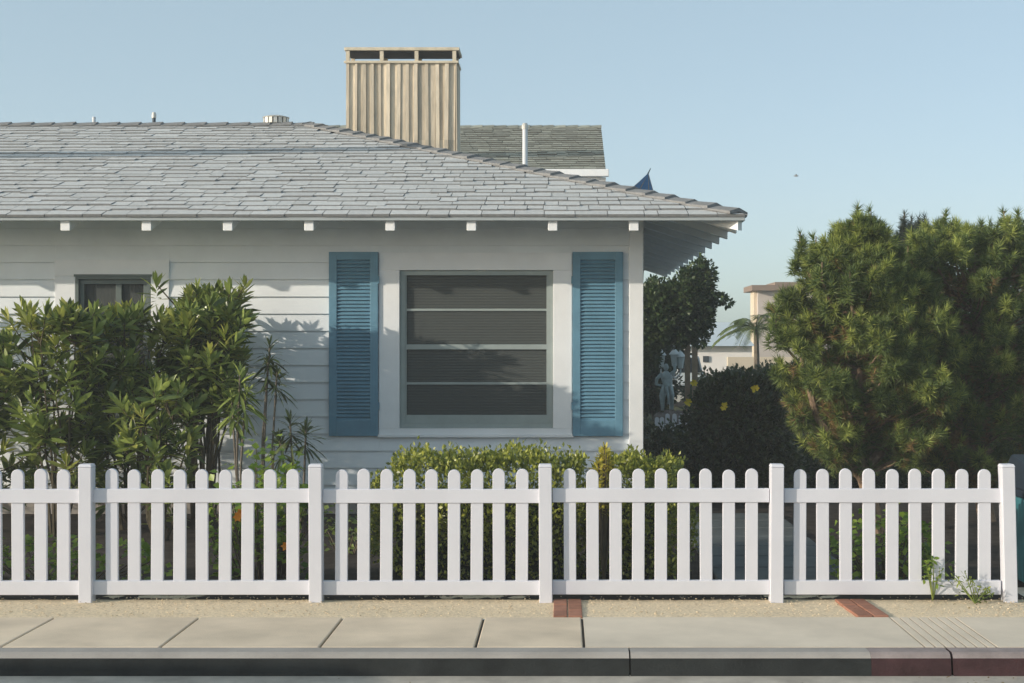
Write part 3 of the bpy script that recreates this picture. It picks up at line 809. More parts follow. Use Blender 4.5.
def tall_shrub(cx, D, top, rad, n, label, seed, yellow=.12, extra=(), k=17, low=.84):
    rnd = random.Random(seed); t = thing('shrub', label, 'shrub', (cx, D, 0), 'tall shrubs in front of the small window')
    tips, axes = [], []; st = MB(); nodes = []
    for q in range(9):                       # main stems fan out from the root
        a = 2*PI*q/9 + rnd.uniform(-.3, .3); r = rad*rnd.uniform(.15, .85); h = top*rnd.uniform(.72, .93)
        p0 = Vector((cx + .25*r*math.cos(a), D + .2*r*math.sin(a), 0)); p1 = Vector((cx + r*math.cos(a), D + r*math.sin(a)*.8, h))
        pts = curve_pts(p0, p1, 5, .035, rnd); st.tube(pts, [.015, .013, .011, .009, .007, .005], 5, False)
        nodes += [p for p in pts[1:]] + [pts[i].lerp(pts[i+1], .5) for i in range(1, 5)]
    for i in range(n):
        zf = 1 - rnd.random()**1.55*low
        zt = top*zf
        r = rad*math.sqrt(rnd.random())*(1.0 if zf > .3 else .8); a = rnd.uniform(0, 2*PI)
        p = Vector((cx + r*math.cos(a), D + r*math.sin(a)*.85, max(.16, zt - .16*(r/rad)**2*(zf > .7))))
        tips.append(p)
        under = [q for q in nodes if q.z < p.z - .08] or [Vector((cx, D, .05))]
        b = min(under, key=lambda q: (q-p).length)
        ax = Vector(((p.x-cx)*.8, (p.y-D)*.8, .75)).normalized() + Vector((rnd.uniform(-.35, .35), rnd.uniform(-.35, .35), 0))
        axes.append(ax)
        st.tube([b, b.lerp(p, .5) + Vector((0, 0, -.03)), p], [.007, .005, .004], 4, False)
    for p in extra:
        p = Vector(p); tips.append(p); axes.append(Vector((rnd.uniform(-.15, .15), -.1, 1)))
        b = min([q for q in nodes if q.z < p.z - .2], key=lambda q: (q-p).length); st.tube([b, b.lerp(p, .5), p], [.009, .007, .005], 5, False)
    tips = np.array([tuple(p) for p in tips]); axes = np.array([tuple(a) for a in axes])
    yl = np.array([rnd.random() < yellow * (2.0 if p[2] > top*.78 else .4) for p in tips])  # mostly upper tips get the leaves coloured as sunlit
    link('stems', st, M['stem'], t)
    link('foliage', rosettes(tips[~yl], axes[~yl], k, .205, .056, .15, .10, 82, 2), M['longleaf'], t)
    if yl.any():
        o = link('foliage', rosettes(tips[yl], axes[yl], 14, .185, .050, .13, .08, 80, 10), M['longleaf_lit'], t); tag(o, 'upper leaves with sunlit tone in their colour')
    return t
def X(px, D): return (px-VX)*D/F
def Z(py, D): return CAMH + (VY-py)*D/F
tall_shrub(X(-30, 12.4), 12.4, 1.80, .55, 100, 'leafy shrub cut off by the left edge of the picture', 21, .2)
tall_shrub(X(58, 12.2), 12.2, 1.97, .43, 105, 'leafy shrub with tips coloured as sunlit left of the small window', 22, .35)
tall_shrub(X(128, 12.6), 12.6, 1.96, .42, 100, 'leafy shrub right in front of the small window', 23, .16)
tall_shrub(X(204, 13.0), 13.0, 2.12, .38, 100, 'tallest dark leafy shrub just right of the small window', 24, .16, [P(244, 286, 12.9), P(230, 290, 12.8), P(217, 291, 13.0), P(156, 284, 12.9), P(190, 296, 12.8)], low=.50)
tall_shrub(X(197, 13.4), 13.38, 2.02, .30, 66, 'leafy shrub standing against the wall behind the tallest one', 27, .1, low=.55)
tall_shrub(X(209, 12.5), 12.5, 1.97, .33, 72, 'leafy shrub in front of the tallest one with bright upper leaves', 28, .26, low=.45)
tall_shrub(X(160, 11.9), 11.9, 1.30, .34, 30, 'shorter leafy shrub low in front of the tallest one', 26, .2)
tall_shrub(-6.4, 12.8, 2.3, .7, 70, 'big leafy shrub outside the left edge of the picture', 25)

# yucca like stems right of the shrubs
def spiky(stems, label, seed, k=26, L=.19, W=.020, mat='spike', cat='plant'):
    rnd = random.Random(seed); base = stems[0][0]
    t = thing('yucca', label, cat, (base[0], base[1], 0), 'spiky plants right of the shrubs'); st = MB(); tips = []; ax = []
    for b, tip in stems:
        b, tip = Vector(b), Vector(tip); st.tube([b, b.lerp(tip, .5) + Vector((rnd.uniform(-.03, .03), 0, 0)), tip], [.012, .010, .008], 6)
        tips.append(tuple(tip)); a = (tip-b).normalized(); ax.append((a.x, a.y, a.z))
    link('stem', st, M['greystem'], t)
    link('leaves', rosettes(np.array(tips), np.array(ax), k, L, W, .17, .28, 80, -35), M[mat], t)
    return t
D0 = 12.4
spiky([((X(262, D0), D0, 0), P(270, 345, D0)), ((X(273, D0), D0, 0), P(277, 372, D0)), ((X(262, D0), D0, 0), P(268, 362, D0))], 'slender spiky plant on two bare stems beside the blue shutter', 31, 34, .20, .030)
D0 = 11.8
spiky([((X(240, D0), D0, 0), P(240, 375, D0)), ((X(240, D0), D0, 0), P(246, 392, D0)), ((X(243, D0), D0, 0), P(232, 400, D0))], 'broad spiky plant with a bright stem under the tallest shrub', 32, 34, .22, .036, 'longleaf')
D0 = 11.9
spiky([((X(296, D0), D0, 0), P(290, 420, D0)), ((X(300, D0), D0, 0), P(306, 428, D0)), ((X(290, D0), D0, 0), P(280, 440, D0))], 'low spiky plant just behind the fence post below the left shutter', 33, 34, .22, .034)

# boxwood hedge
def hedge(x0, x1, y0, y1, z1, nleaf, label, seed, flowers=False):
    rnd = np.random.default_rng(seed); t = thing('hedge', label, 'hedge', ((x0+x1)/2, (y0+y1)/2, 0), 'clipped hedges behind the fence')
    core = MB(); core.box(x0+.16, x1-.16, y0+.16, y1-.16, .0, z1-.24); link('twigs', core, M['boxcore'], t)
    n = nleaf; u = rnd.uniform(-1, 1, (n, 3)); m = np.argmax(np.abs(u) * np.array([.9, 1.25, 1.15]), 1)
    sgn = np.sign(u[np.arange(n), m]); u[np.arange(n), m] = sgn
    nrm = np.zeros((n, 3)); nrm[np.arange(n), m] = sgn
    # rounded box, lumpy
    q = np.sign(u) * np.abs(u)**1.0; r4 = (np.abs(q)**5).sum(1)**(1/5); q = q / r4[:, None]
    c = np.array([(x0+x1)/2, (y0+y1)/2, z1/2]); hs = np.array([(x1-x0)/2, (y1-y0)/2, z1/2])
    p = c + q*hs
    lump = .022*np.sin(p[:, 0]*9.1+1.3)*np.cos(p[:, 2]*11) + .03*np.sin(p[:, 0]*17+p[:, 1]*13) + .02*np.sin(p[:, 0]*31+2*p[:, 2]*23)
    out = unit(q/hs + nrm*.8)
    p = p + out*(lump[:, None] + rnd.normal(-.03, .035, (n, 1)))
    p[:, 2] = np.maximum(p[:, 2], .03)
    d = out*.7 + np.array([0, 0, .55]) + rnd.normal(0, .55, (n, 3)); up = rnd.normal(0, 1, (n, 3)) + out
    fol = flats(p, d, up, rnd.uniform(.026, .048, n), rnd.uniform(.016, .028, n))
    # twigs that stick out
    k = 46; tp = np.stack([rnd.uniform(x0+.1, x1-.1, k), rnd.uniform(y0+.08, y1-.1, k), np.full(k, z1) + rnd.uniform(-.05, .02, k)], 1)
    link('foliage', merge([fol, rosettes(tp, np.stack([rnd.normal(0, .3, k), rnd.normal(0, .3, k), np.ones(k)], 1), 12, .046, .024, .10, .05, 70, -10)]), M['box'], t)
    return t
D0 = 10.0
hedge(X(374, D0), X(600, D0), 9.78, 10.5, Z(457, 10.1), 17000, 'wide clipped yellow-green hedge under the large window', 41)
hedge(X(588, D0), X(690, D0), 9.82, 10.45, Z(462, 10.1), 7500, 'narrow clipped hedge right of the large window below the house corner', 42)
# yellow shoots between the hedges
t = thing('flowering_plant', 'yellowish upright shoots between the two clipped hedges', 'plant', (X(604, 9.70), 9.70, 0))
tp = np.array([tuple(P(603+random.uniform(-9, 9)*(.5+i/34), 446+i*1.7, 9.66+random.uniform(-.08, .08))) for i in range(34)])
stm = MB()
for p in tp[::2]: stm.tube([(X(604, 9.70), 9.70, 0), tuple(p)], [.008, .004], 5)
link('stems', stm, M['stem'], t)
link('leaves', rosettes(tp, np.tile([[0, -.1, 1.]], (len(tp), 1)) + RNG.normal(0, .2, (len(tp), 3)), 12, .062, .026, .09, .08, 75, -10), M['shoot'], t)

# round leaved flowers behind the fence
def flowerbed(cx, cy, rx, ry, h, n, label, seed, petals, nfl, mat='round', fl_px=(), cat='plant', name='flowering_plant', lw=.06, group=None):
    rnd = np.random.default_rng(seed); t = thing(name, label, cat, (cx, cy, 0), group)
    a = rnd.uniform(0, 2*PI, n); r = np.sqrt(rnd.random(n)); hz = h*rnd.random(n)**.7*np.sqrt(np.maximum(.08, 1-r*r*.8))
    p = np.stack([cx + rx*r*np.cos(a), cy + ry*r*np.sin(a), hz], 1)
    st = MB()
    for q in p[::3]: st.tube([(cx + (q[0]-cx)*.4, cy + (q[1]-cy)*.4, 0), tuple(q)], [.006, .003], 4, False)
    link('stems', st, M['stem'], t)
    nn = n*4; pp_ = np.repeat(p, 4, 0) + rnd.normal(0, .035, (nn, 3)); pp_[:, 2] = np.maximum(pp_[:, 2], .01)
    d = rnd.normal(0, 1, (nn, 3)); d[:, 2] = d[:, 2]*.4; d[:, 1] -= .3
    up = np.tile([[-.2, -.5, 1.]], (nn, 1)) + rnd.normal(0, .35, (nn, 3))
    link('leaves', flats(pp_, d, up, rnd.uniform(.7, 1.2, nn)*lw, rnd.uniform(.7, 1.1, nn)*lw*.95), M[mat], t)
    for q in fl_px:
        fl = MB(); q = Vector(q); s = nfl
        for k in range(6):
            an = 2*PI*k/6; e = Vector((math.cos(an), -.45, math.sin(an)))*s; e2 = Vector((math.cos(an+.55), -.38, math.sin(an+.55)))*s*.9; e0 = Vector((math.cos(an-.55), -.38, math.sin(an-.55)))*s*.9
            fl.add([q, q+e0*.7, q+e, q+e2*.7], [(0, 1, 2, 3)])
        fl.tube([q + Vector((0, .0, 0)), q + Vector((0, .05, -.03))], .006, 5)
        link('flower', fl, M[petals], t)
    return t
flowerbed(X(262, 9.8), 9.8, .36, .28, .96, 220, 'bright green leafy plant with orange flowers behind the fence', 51, 'orange', .034, fl_px=[P(238, 517, 9.50), P(286, 546, 9.52), P(241, 513, 9.52)], lw=.062)
flowerbed(X(60, 9.6), 9.6, .75, .22, .36, 110, 'low green leaves at the foot of the leftmost shrubs', 52, 'yellow', .03, lw=.06)
flowerbed(X(885, 9.8), 9.8, .42, .35, .52, 150, 'green leafy plant at the foot of the big pine behind the fence', 53, 'orange', .02, lw=.055, mat='round')
flowerbed(X(345, 11.2), 11.2, .25, .3, .5, 50, 'small leafy plant in the shade left of the wide hedge', 54, 'yellow', .02, lw=.05, mat='longleaf')
wd = thing('weed', 'pale yellow-green weed growing through the fence foot near the last post', 'weed', (X(970, 9.05), 9.02, 0))
tp = np.array([tuple(P(px, py, 9.02+random.uniform(-.05, .03))) for px, py in [(957,577),(965,572),(972,580),(980,586),(988,588),(962,588),(975,592),(969,585),(983,594),(952,574),(992,594),(978,597)]])
stm = MB()
for p in tp: stm.tube([(X(975, 9.0), 9.0, 0), tuple(p)], [.004, .002], 4)
link('stems', stm, M['weed'], wd)
link('leaves', rosettes(tp, RNG.normal(0, .5, (len(tp), 3)) + np.array([0, -.2, 1.]), 9, .036, .014, .05, .2, 60, -20), M['weed'], wd)
w2 = thing('weed', 'small bright green leaf sprig poking through the pickets right of the pine trunk', 'weed', (X(934, 9.1), 9.07, 0))
tp = np.array([tuple(P(px, py, 9.08+random.uniform(-.06, .02))) for px, py in [(926,562),(934,558),(940,570),(930,574),(937,578),(928,568)]])
stm = MB()
for p in tp: stm.tube([(X(934, 9.07), 9.1, 0), tuple(p)], [.004, .002], 4)
link('stems', stm, M['weed'], w2)
link('leaves', rosettes(tp, RNG.normal(0, .5, (len(tp), 3)) + np.array([0, -.2, 1.]), 9, .045, .024, .05, .2, 60, -20), M['round'], w2)

# ---- pines
def pine(name, label, cx, D, env, leaders, seed, ntuft=60, needle='needle', nb=150, trunk=True, group=None, L=.092, lean=0):
    rnd = random.Random(seed); t = thing(name, label, 'tree', (cx, D, 0), group)
    zs = [e[0] for e in env]; rs_ = [e[1] for e in env]
    def rad(z): return float(np.interp(z, zs, rs_))
    tr = MB(); tips, axes, dry, dax, new, nax = [], [], [], [], [], []
    ztop = max(zs)
    if trunk:
        tr.tube([(cx+.12, D-.1, -.05), (cx+.05, D-.08, .35), (cx-.06, D, .75), (cx, D, 1.3), (cx+.05, D, ztop*.75), (cx, D, ztop*.93)], [.085, .07, .06, .05, .03, .012], 8)
        tr.tube([(cx+.03, D-.08, .42), (cx-.2, D-.15, .72), (cx-.42, D-.2, 1.0), (cx-.55, D-.2, 1.5)], [.055, .045, .035, .015], 7)
        tr.tube([(cx+.0, D-.06, .5), (cx+.28, D-.1, .85), (cx+.5, D-.12, 1.3)], [.05, .035, .015], 7)
        tr.tube([(cx-.2, D-.15, .72), (cx-.13, D-.22, 1.0), (cx-.2, D-.3, 1.35)], [.035, .028, .012], 6)
    else:
        tr.tube([(cx, D, -.05), (cx+.03, D, ztop*.5), (cx, D, ztop*.95)], [.09, .06, .012], 8)
    zlo = min(zs)
    for i in range(nb):
        z = zlo + (ztop-zlo)*(rnd.random()**.9); a = rnd.uniform(0, 2*PI)
        r = rad(z)*rnd.uniform(.66, 1.10)
        if r < .05: continue
        e = Vector((cx + r*math.cos(a), D + r*math.sin(a), z))
        s = Vector((cx + .02*math.cos(a), D, max(.35, z - r*rnd.uniform(.25, .6))))
        mid = s.lerp(e, .55) + Vector((0, 0, -.06))
        tr.tube([s, mid, e], [.016, .010, .004], 5, False)
        cr = rnd.uniform(.085, .165); m = int(6 + 70*cr*rnd.uniform(.7, 1.1))
        for k in range(m):                    # a dome of shoots at the end of every branch
            q = Vector((rnd.gauss(0, 1), rnd.gauss(0, 1), abs(rnd.gauss(0, 1))*.9 - .25)).normalized() * cr * rnd.uniform(.55, 1.0)
            ax = Vector((q.x*2.2 + math.cos(a)*.2, q.y*2.2 + math.sin(a)*.2, q.z*2.0 + .32))
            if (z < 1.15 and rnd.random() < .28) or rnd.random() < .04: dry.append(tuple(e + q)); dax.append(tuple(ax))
            elif q.z > 0 and rnd.random() < .42: new.append(tuple(e + q*1.08)); nax.append(tuple(ax))  # upward shoots get the needles with sunlight in their colour
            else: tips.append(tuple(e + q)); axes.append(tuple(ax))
        for k in range(6):                    # sparse inner shoots, partly dried
            f = rnd.uniform(.25, .78); p = s.lerp(e, f) + Vector((rnd.uniform(-.08, .08), rnd.uniform(-.08, .08), rnd.uniform(-.02, .08)))
            ax = Vector((rnd.uniform(-.5, .5), rnd.uniform(-.5, .5), 1.0))
            if rnd.random() < .25: dry.append(tuple(p)); dax.append(tuple(ax))
            else: tips.append(tuple(p)); axes.append(tuple(ax))
    for (px, py, dd, ln) in leaders:
        p = P(px, py, D+dd); k = max(3, int(ln/.085))
        tr.tube([(cx + (p.x-cx)*.6, D+dd*.6, p.z-ln-.25), (p.x, p.y, p.z-ln*.6), (p.x, p.y, p.z)], [.014, .010, .004], 5, False)
        for j in range(k):
            q = p - Vector((0, 0, ln*j/k)); sp = .025 + .075*j/k
            for _ in range(1 if j == 0 else 4):
                tips.append((q.x + rnd.uniform(-sp, sp), q.y + rnd.uniform(-sp, sp), q.z)); axes.append((rnd.uniform(-.25, .25), rnd.uniform(-.25, .25), 1))
    link('trunk', tr, M['bark'], t)
    link('crown', brush(np.array(tips), np.array(axes), ntuft, L, .0085, .10), M[needle], t)
    if new and needle == 'needle': tag(link('crown', brush(np.array(new), np.array(nax), ntuft, L, .0085, .10), M['needle_lit'], t), 'upper shoots with sunlight put into their colour')
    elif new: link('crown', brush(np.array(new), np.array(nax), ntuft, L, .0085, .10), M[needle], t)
    if dry: tag(link('crown', brush(np.array(dry), np.array(dax), int(ntuft*.7), L*.9, .006, .11), M['needle_dry'], t), 'dry brown inner needles')
    return t
D1 = 12.5
env1 = [(.60, .30), (.78, .54), (.95, .66), (1.10, .72), (1.4, .74), (1.7, .70), (2.0, .62), (2.25, .46), (2.45, .26), (2.6, .08)]
lead1 = [(800, 233, .05, .35), (816, 236, -.1, .3), (833, 236, .1, .3), (845, 226, -.1, .4), (857, 206, 0, .45), (871, 209, .1, .4), (883, 228, -.1, .35), (896, 238, .1, .3), (783, 290, 0, .25), (776, 318, -.2, .25), (822, 262, -.5, .25), (850, 270, -.6, .25)]
pine('pine_tree', 'bushy pine with forked trunk and spiky top standing right of the house', X(861, D1), D1, env1, lead1, 61, 80, nb=175, L=.080)
D2 = 13.35
env2 = [(.40, .40), (.70, .75), (1.1, .92), (1.5, 1.0), (2.0, .98), (2.3, .88), (2.5, .70), (2.62, .40)]
lead2 = [(930, 232, 0, .3), (944, 213, .1, .35), (952, 222, -.2, .3), (968, 226, .1, .3), (982, 222, 0, .3), (992, 222, -.1, .3), (1004, 211, .1, .4), (1019, 212, 0, .35), (1040, 215, .1, .4), (1060, 225, 0, .3), (920, 240, -.2, .3), (908, 246, -.2, .3), (935, 240, -.4, .25), (960, 236, -.4, .25), (1012, 228, -.3, .25), (975, 232, -.2, .25)]
pine('pine_tree', 'darker bushy pine cut off by the right edge of the picture', X(972, D2), D2, env2, lead2, 62, 80, nb=190, L=.080)
pine('conifer', 'blue-dark conifer tips peeping out between the two pines', X(914, 19), 19, [(.3, .7), (1.5, .6), (2.6, .35), (3.1, .16)], [(904, 214, 0, .5), (911, 219, 0, .4), (919, 217, .1, .5), (926, 216, 0, .5)], 63, 70, 'needle_dark', 120, False, L=.10)

# ---- leafy trees and bushes made of clumps
def leafy(name, label, base, clumps, nleaf, lsize, mat, seed, trunk_r=.07, cat='tree', flowers=(), fcol='yellow', fs=.05, stems=3, fill=.3, hub=None):
    rnd = np.random.default_rng(seed); t = thing(name, label, cat, base)
    tr = MB(); b = Vector(base)
    tot = sum(c[1][0]*c[1][2] for c in clumps); parts = []
    if hub: tr.tube([b, b.lerp(Vector(hub), .5), hub], [trunk_r, trunk_r*.8, trunk_r*.7], 7); b = Vector(hub); trunk_r *= .5
    for c, r in clumps:
        c = Vector(c); tr.tube([b, b.lerp(c, .5) + Vector((0, 0, -.08*c.z*.2)), c], [trunk_r, trunk_r*.6, trunk_r*.2], 6)
        n = int(nleaf*r[0]*r[2]/tot)
        q = unit(rnd.normal(0, 1, (n, 3))); rad_ = rnd.random((n, 1))**fill
        lump = 1 + .16*np.sin(q[:, :1]*7+seed) + .14*np.cos(q[:, 2:3]*9+q[:, 1:2]*6)
        p = np.array(c) + q*np.array(r)*rad_*lump
        p[:, 2] = np.maximum(p[:, 2], .04)
        d = q + rnd.normal(0, .7, (n, 3)); up = rnd.normal(0, .8, (n, 3)) + np.array([0, 0, .8])
        parts.append(flats(p, d, up, rnd.uniform(.7, 1.2, n)*lsize, rnd.uniform(.4, .6, n)*lsize))
    link('trunk' if cat == 'tree' else 'stems', tr, M['greystem'], t)
    link('crown' if cat == 'tree' else 'foliage', merge(parts), M[mat], t)
    for q in flowers:
        fl = MB(); q = Vector(q)
        for k in range(6):
            an = 2*PI*k/6
            def pe(a_, s_): return q + Vector((math.cos(a_)*s_, -.4*s_, math.sin(a_)*s_))
            js = random.uniform(.7, 1.15); an += random.uniform(-.2, .2); fl.add([q, pe(an-.5, fs*.8*js), pe(an, fs*1.1*js), pe(an+.5, fs*.8*js)], [(0, 1, 2, 3)])
        fl.blob(q, fs*.25, 6, 4)
        link('flower', fl, M[fcol], t)
    return t
DT = 24.3
def C(px, py, D, rx, rz, dy=0): 
    p = P(px, py, D); return ((p.x, D+dy, p.z), (rx, max(rx*.9, .2), rz))
leafy('leafy_tree', 'dense dark green tree just beyond the house corner under the eave', (X(634, DT), DT, 0),
      [C(664, 318, DT, .46, .42), C(686, 300, DT, .40, .50), C(701, 281, DT, .22, .38), C(704, 312, DT, .15, .36), C(655, 305, DT, .35, .40), C(694, 320, DT, .26, .34), C(680, 332, DT, .28, .24), C(652, 332, DT, .28, .24), C(719, 299, DT, .10, .07), C(727, 303, DT, .07, .05), C(700, 340, DT, .09, .12), C(648, 352, DT, .2, .3), C(655, 300, DT+.2, .3, .3)],
      17000, .095, 'ficus', 71, hub=(X(637, DT), DT, Z(325, DT)))
DH = 15.0
leafy('bush', 'dark bush with a few yellow flowers between house and pine', (X(735, DH), DH, 0),
      [C(735, 422, DH, .45, .44), C(712, 432, DH, .30, .46), C(765, 425, DH, .30, .46), C(748, 392, DH, .22, .2), C(726, 388, DH, .13, .16), C(770, 388, DH, .14, .15), C(704, 395, DH, .10, .12), C(700, 470, DH, .38, .4), C(770, 480, DH, .38, .38), C(735, 480, DH, .5, .38)],
      15000, .075, 'hibiscus', 72, .03, 'bush', [P(755.5, 388, DH-.52), P(724, 407, DH-.55), P(694, 383, DH-.3), P(688, 402, DH-.3)], 'yellow', .045)
leafy('bush', 'low shaded greenery against the house corner behind the narrow hedge', (X(665, 16.5), 16.5, 0),
      [C(655, 455, 16.5, .3, .35), C(680, 450, 16.5, .35, .3), C(700, 462, 16.5, .3, .25)], 5000, .06, 'hibiscus', 73, .02, 'bush')
leafy('bush', 'sunlit low hedge of garden plants in front of the far white building', (X(745, 30), 30, 0),
      [C(722, 388, 30, .6, .35), C(750, 382, 30, .6, .3), C(785, 380, 30, .7, .35), C(700, 395, 30, .4, .25)], 5000, .11, 'ficus', 74, .03, 'bush')
leafy('bush', 'dark shaded shrubbery behind the pine trunks', (X(900, 16.5), 16.5, 0),
      [C(820, 475, 16.5, .5, .55), C(870, 470, 16.5, .6, .6), C(930, 470, 16.5, .65, .62), C(995, 465, 16.5, .7, .65), C(1060, 470, 16.5, .6, .6)], 12000, .08, 'hibiscus', 77, .03, 'bush')
leafy('leafy_tree', 'rounded dark tree standing behind the statue', (X(655, 31), 31, 0),
      [C(655, 385, 31, .5, .7), C(645, 350, 31, .6, .6), C(672, 352, 31.5, .35, .35)], 7000, .11, 'hibiscus', 75)
leafy('leafy_tree', 'dark round tree mass far behind the pines', (X(930, 26), 26, 0),
      [C(870, 390, 26, 1.2, 1.2), C(930, 360, 26, 1.4, 1.5), C(1000, 350, 26, 1.5, 1.7), C(1050, 370, 26, 1.3, 1.5), C(960, 400, 26, 1.5, .9)], 14000, .16, 'hibiscus', 76)

# far buildings seen between house and pine
DBG = 52.0
bg = thing('building', 'beige flat roofed building with brown parapet far behind the palm', 'building', (X(790, DBG), DBG, 0))
def bx(px0, px1, y_top, y_bot, D, dep, mb=None):
    a, b = P(px0, y_top, D), P(px1, y_bot, D); return (mb or MB()).box(a.x, b.x, D, D+dep, max(0, b.z), a.z)
link('wall', bx(758, 860, 290, 400, DBG, 1.6), M['beige'], bg)
link('wall', bx(754, 757.8, 290.6, 400, DBG+.3, 1.0), M['cream'], bg)
pr = MB(); bx(752, 775, 285, 290.5, DBG-.3, 2.4, pr); bx(775.05, 865, 282, 290.3, DBG-.3, 2.4, pr); link('parapet', pr, M['brownroof'], bg)
for a in (772, 782):
    link('window', bx(a, a+5, 318, 330, DBG-.04, .03), M['farglass'], bg)
DW2 = 44.0
wbld = thing('building', 'white low building with pale blue roof far behind the garden', 'building', (X(715, DW2), DW2, 0))
link('wall', bx(676, 752, 346, 420, DW2, 6), M['farwhite'], wbld)
rfm = MB(); a, b = P(672, 346, DW2), P(754, 346, DW2); zt2 = P(0, 321, DW2).z
rfm.hexa([(a.x, DW2-.3, a.z), (b.x, DW2-.3, a.z), (b.x, DW2+6.3, a.z), (a.x, DW2+6.3, a.z)], [(a.x+.3, DW2+2.6, zt2), (b.x-.3, DW2+2.6, zt2), (b.x-.3, DW2+3.4, zt2), (a.x+.3, DW2+3.4, zt2)])
link('roof', rfm, M['farblue'], wbld)
link('window', bx(703, 709, 356, 362, DW2-.04, .03), M['farglass'], wbld)
link('door', bx(693, 696, 356, 392, DW2-.04, .03), M['farblue'], wbld)
cw = bx(728, 800, 357, 402, 39, .3)
gw = tag(link('garden_wall', cw, M['cream']), 'sunlit cream garden wall behind the little palm', 'wall')
# palm
DP = 36.0
pl = thing('palm_tree', 'small palm with arching fronds in front of the cream wall', 'tree', (X(757, DP), DP, 0))
tp_ = P(756, 330, DP)
link('trunk', MB().tube([(X(757, DP), DP, 0), (tp_.x+.02, DP, tp_.z*.6), tuple(tp_)], [.10, .07, .06], 8), M['greystem'], pl)
fr_parts = []; mid_m = MB()
for k in range(17):
    a = 2*PI*k/17 + random.uniform(-.15, .15); el = R(random.uniform(10, 75)); Lf = random.uniform(1.0, 1.3)
    d = Vector((math.cos(a)*math.cos(el), math.sin(a)*math.cos(el), math.sin(el))); pts = []
    for i in range(9):
        s_ = i/8; pts.append(tp_ + d*Lf*s_ + Vector((0, 0, -.62*s_*s_*Lf)))
    mid_m.tube(pts, [.014]*5+[.007]*4, 4, False)
    bs, ds, us = [], [], []
    for i in range(36):
        s_ = .12 + .88*i/35; p = pts[min(7, int(s_*8))].lerp(pts[min(8, int(s_*8)+1)], s_*8-int(s_*8))
        dd = (pts[min(8, int(s_*8)+1)] - pts[min(7, int(s_*8))]).normalized(); side = dd.cross(Vector((0, 0, 1))).normalized()
        for sg in (-1, 1):
            bs.append(tuple(p)); v = dd*.6 + side*sg + Vector((0, 0, -.35)); ds.append(tuple(v)); us.append((0, 0, 1.))
    fr_parts.append(flats(np.array(bs), np.array(ds), np.array(us)+.01, .30, .028))
link('crown', merge(fr_parts), M['palm'], pl); link('frond_ribs', mid_m, M['palm'], pl)

# statue, lantern post, little fence
DS = 29.0
st = thing('statue', 'blue-grey weathered garden statue of a standing figure on a rock base', 'statue', (X(668, DS), DS, 0))
sb = MB(); cx, zb0 = X(667, DS), .28; H = .86
def j(x, z, y=0): return (cx + x, DS + y, zb0 + z)
sb.tube([j(-.09, 0), j(-.085, .22), j(-.055, .42), j(-.03, .50)], [.035, .045, .065, .085], 8)
sb.tube([j(.10, 0), j(.095, .22), j(.06, .42), j(.03, .50)], [.035, .045, .065, .085], 8)
sb.tube([j(0, .44), j(0, .54), j(-.01, .66), j(-.02, .74), j(-.02, .79)], [.105, .09, .12, .085, .04], 10)
sb.tube([j(-.10, .73), j(-.20, .64), j(-.22, .52), j(-.12, .50)], [.04, .035, .03, .025], 7)
sb.tube([j(.08, .73), j(.16, .80), j(.15, .95)], [.04, .035, .028], 7)
sb.blob(j(-.02, .865), (.055, .06, .075), 9, 7, .02)
for k in range(7):
    a = k*.9; sb.tube([j(.09*math.cos(a), .48, .09*math.sin(a)), j(.13*math.cos(a+.3), .30, .13*math.sin(a)), j(.12*math.cos(a+.5), .12, .12*math.sin(a))], [.03, .028, .01], 5)
link('figure', sb, M['statue'], st, smooth=True)
rk = MB(); rr = random.Random(4)
for k in range(7): rk.blob((cx + rr.uniform(-.2, .2), DS + rr.uniform(-.15, .15), .13), (rr.uniform(.12, .2), .15, rr.uniform(.1, .18)), 7, 5, .2, rr)
link('rock_base', rk, M['rock'], st)
DL = 30.0
lp = thing('lamp_post', 'white garden lamp post carrying three lanterns behind the statue', 'lamp', (X(671, DL), DL, 0))
pb_ = MB(); xm = X(671, DL); pb_.lathe([(.09, 0), (.09, .12), (.035, .18), (.028, 1.0), (.03, 1.02)], (xm, DL, 0), 10)
lx = [X(661, DL), X(674.5, DL), X(680.5, DL)]
for x in lx: pb_.tube([(xm, DL, .95), ((xm+x)/2, DL, .90), (x, DL, 1.0), (x, DL, 1.10)], .018, 6)
link('pole', pb_, M['lamp'], lp)
for x, zt3 in zip(lx, (1.12, 1.14, 1.09)):
    ln = link('lantern', MB().lathe([(.03, 0), (.055, .02), (.085, .24), (.09, .25)], (x, DL, zt3), 6), M['lampglass'], lp)
    link('hood', MB().lathe([(.115, .252), (.10, .28), (.03, .36), (.012, .40), (.022, .42), (.004, .46)], (x, DL, zt3), 8), M['lamp'], ln)
DF2 = 26.5
lf = thing('picket_fence', 'tiny white border fence with round tops below the statue', 'fence', (X(680, DF2), DF2, 0))
for px in (657, 662, 667.5, 674.5, 681, 688):
    xx = X(px, DF2); hgt = Z(413.5, DF2) if px > 665 else Z(417, DF2)
    pl_ = [(xx-.04, .02), (xx+.04, .02), (xx+.04, hgt-.04)] + [(xx+.04*math.cos(PI*k/6), hgt-.04+.04*math.sin(PI*k/6)) for k in range(1, 6)] + [(xx-.04, hgt-.04)]
    link('picket', MB().prism(pl_, 'y', DF2-.012, DF2+.012), M['fence'], lf)
link('rail', MB().box(X(654, DF2), X(692, DF2), DF2-.03, DF2-.013, Z(429, DF2), Z(424, DF2)), M['fence'], lf)
ph = thing('car', 'pale blue hatchback parked far back beside the white building', 'car', (X(690, 38), 38, 0))
cz = MB(); xa, xb = X(668, 38), X(706, 38)
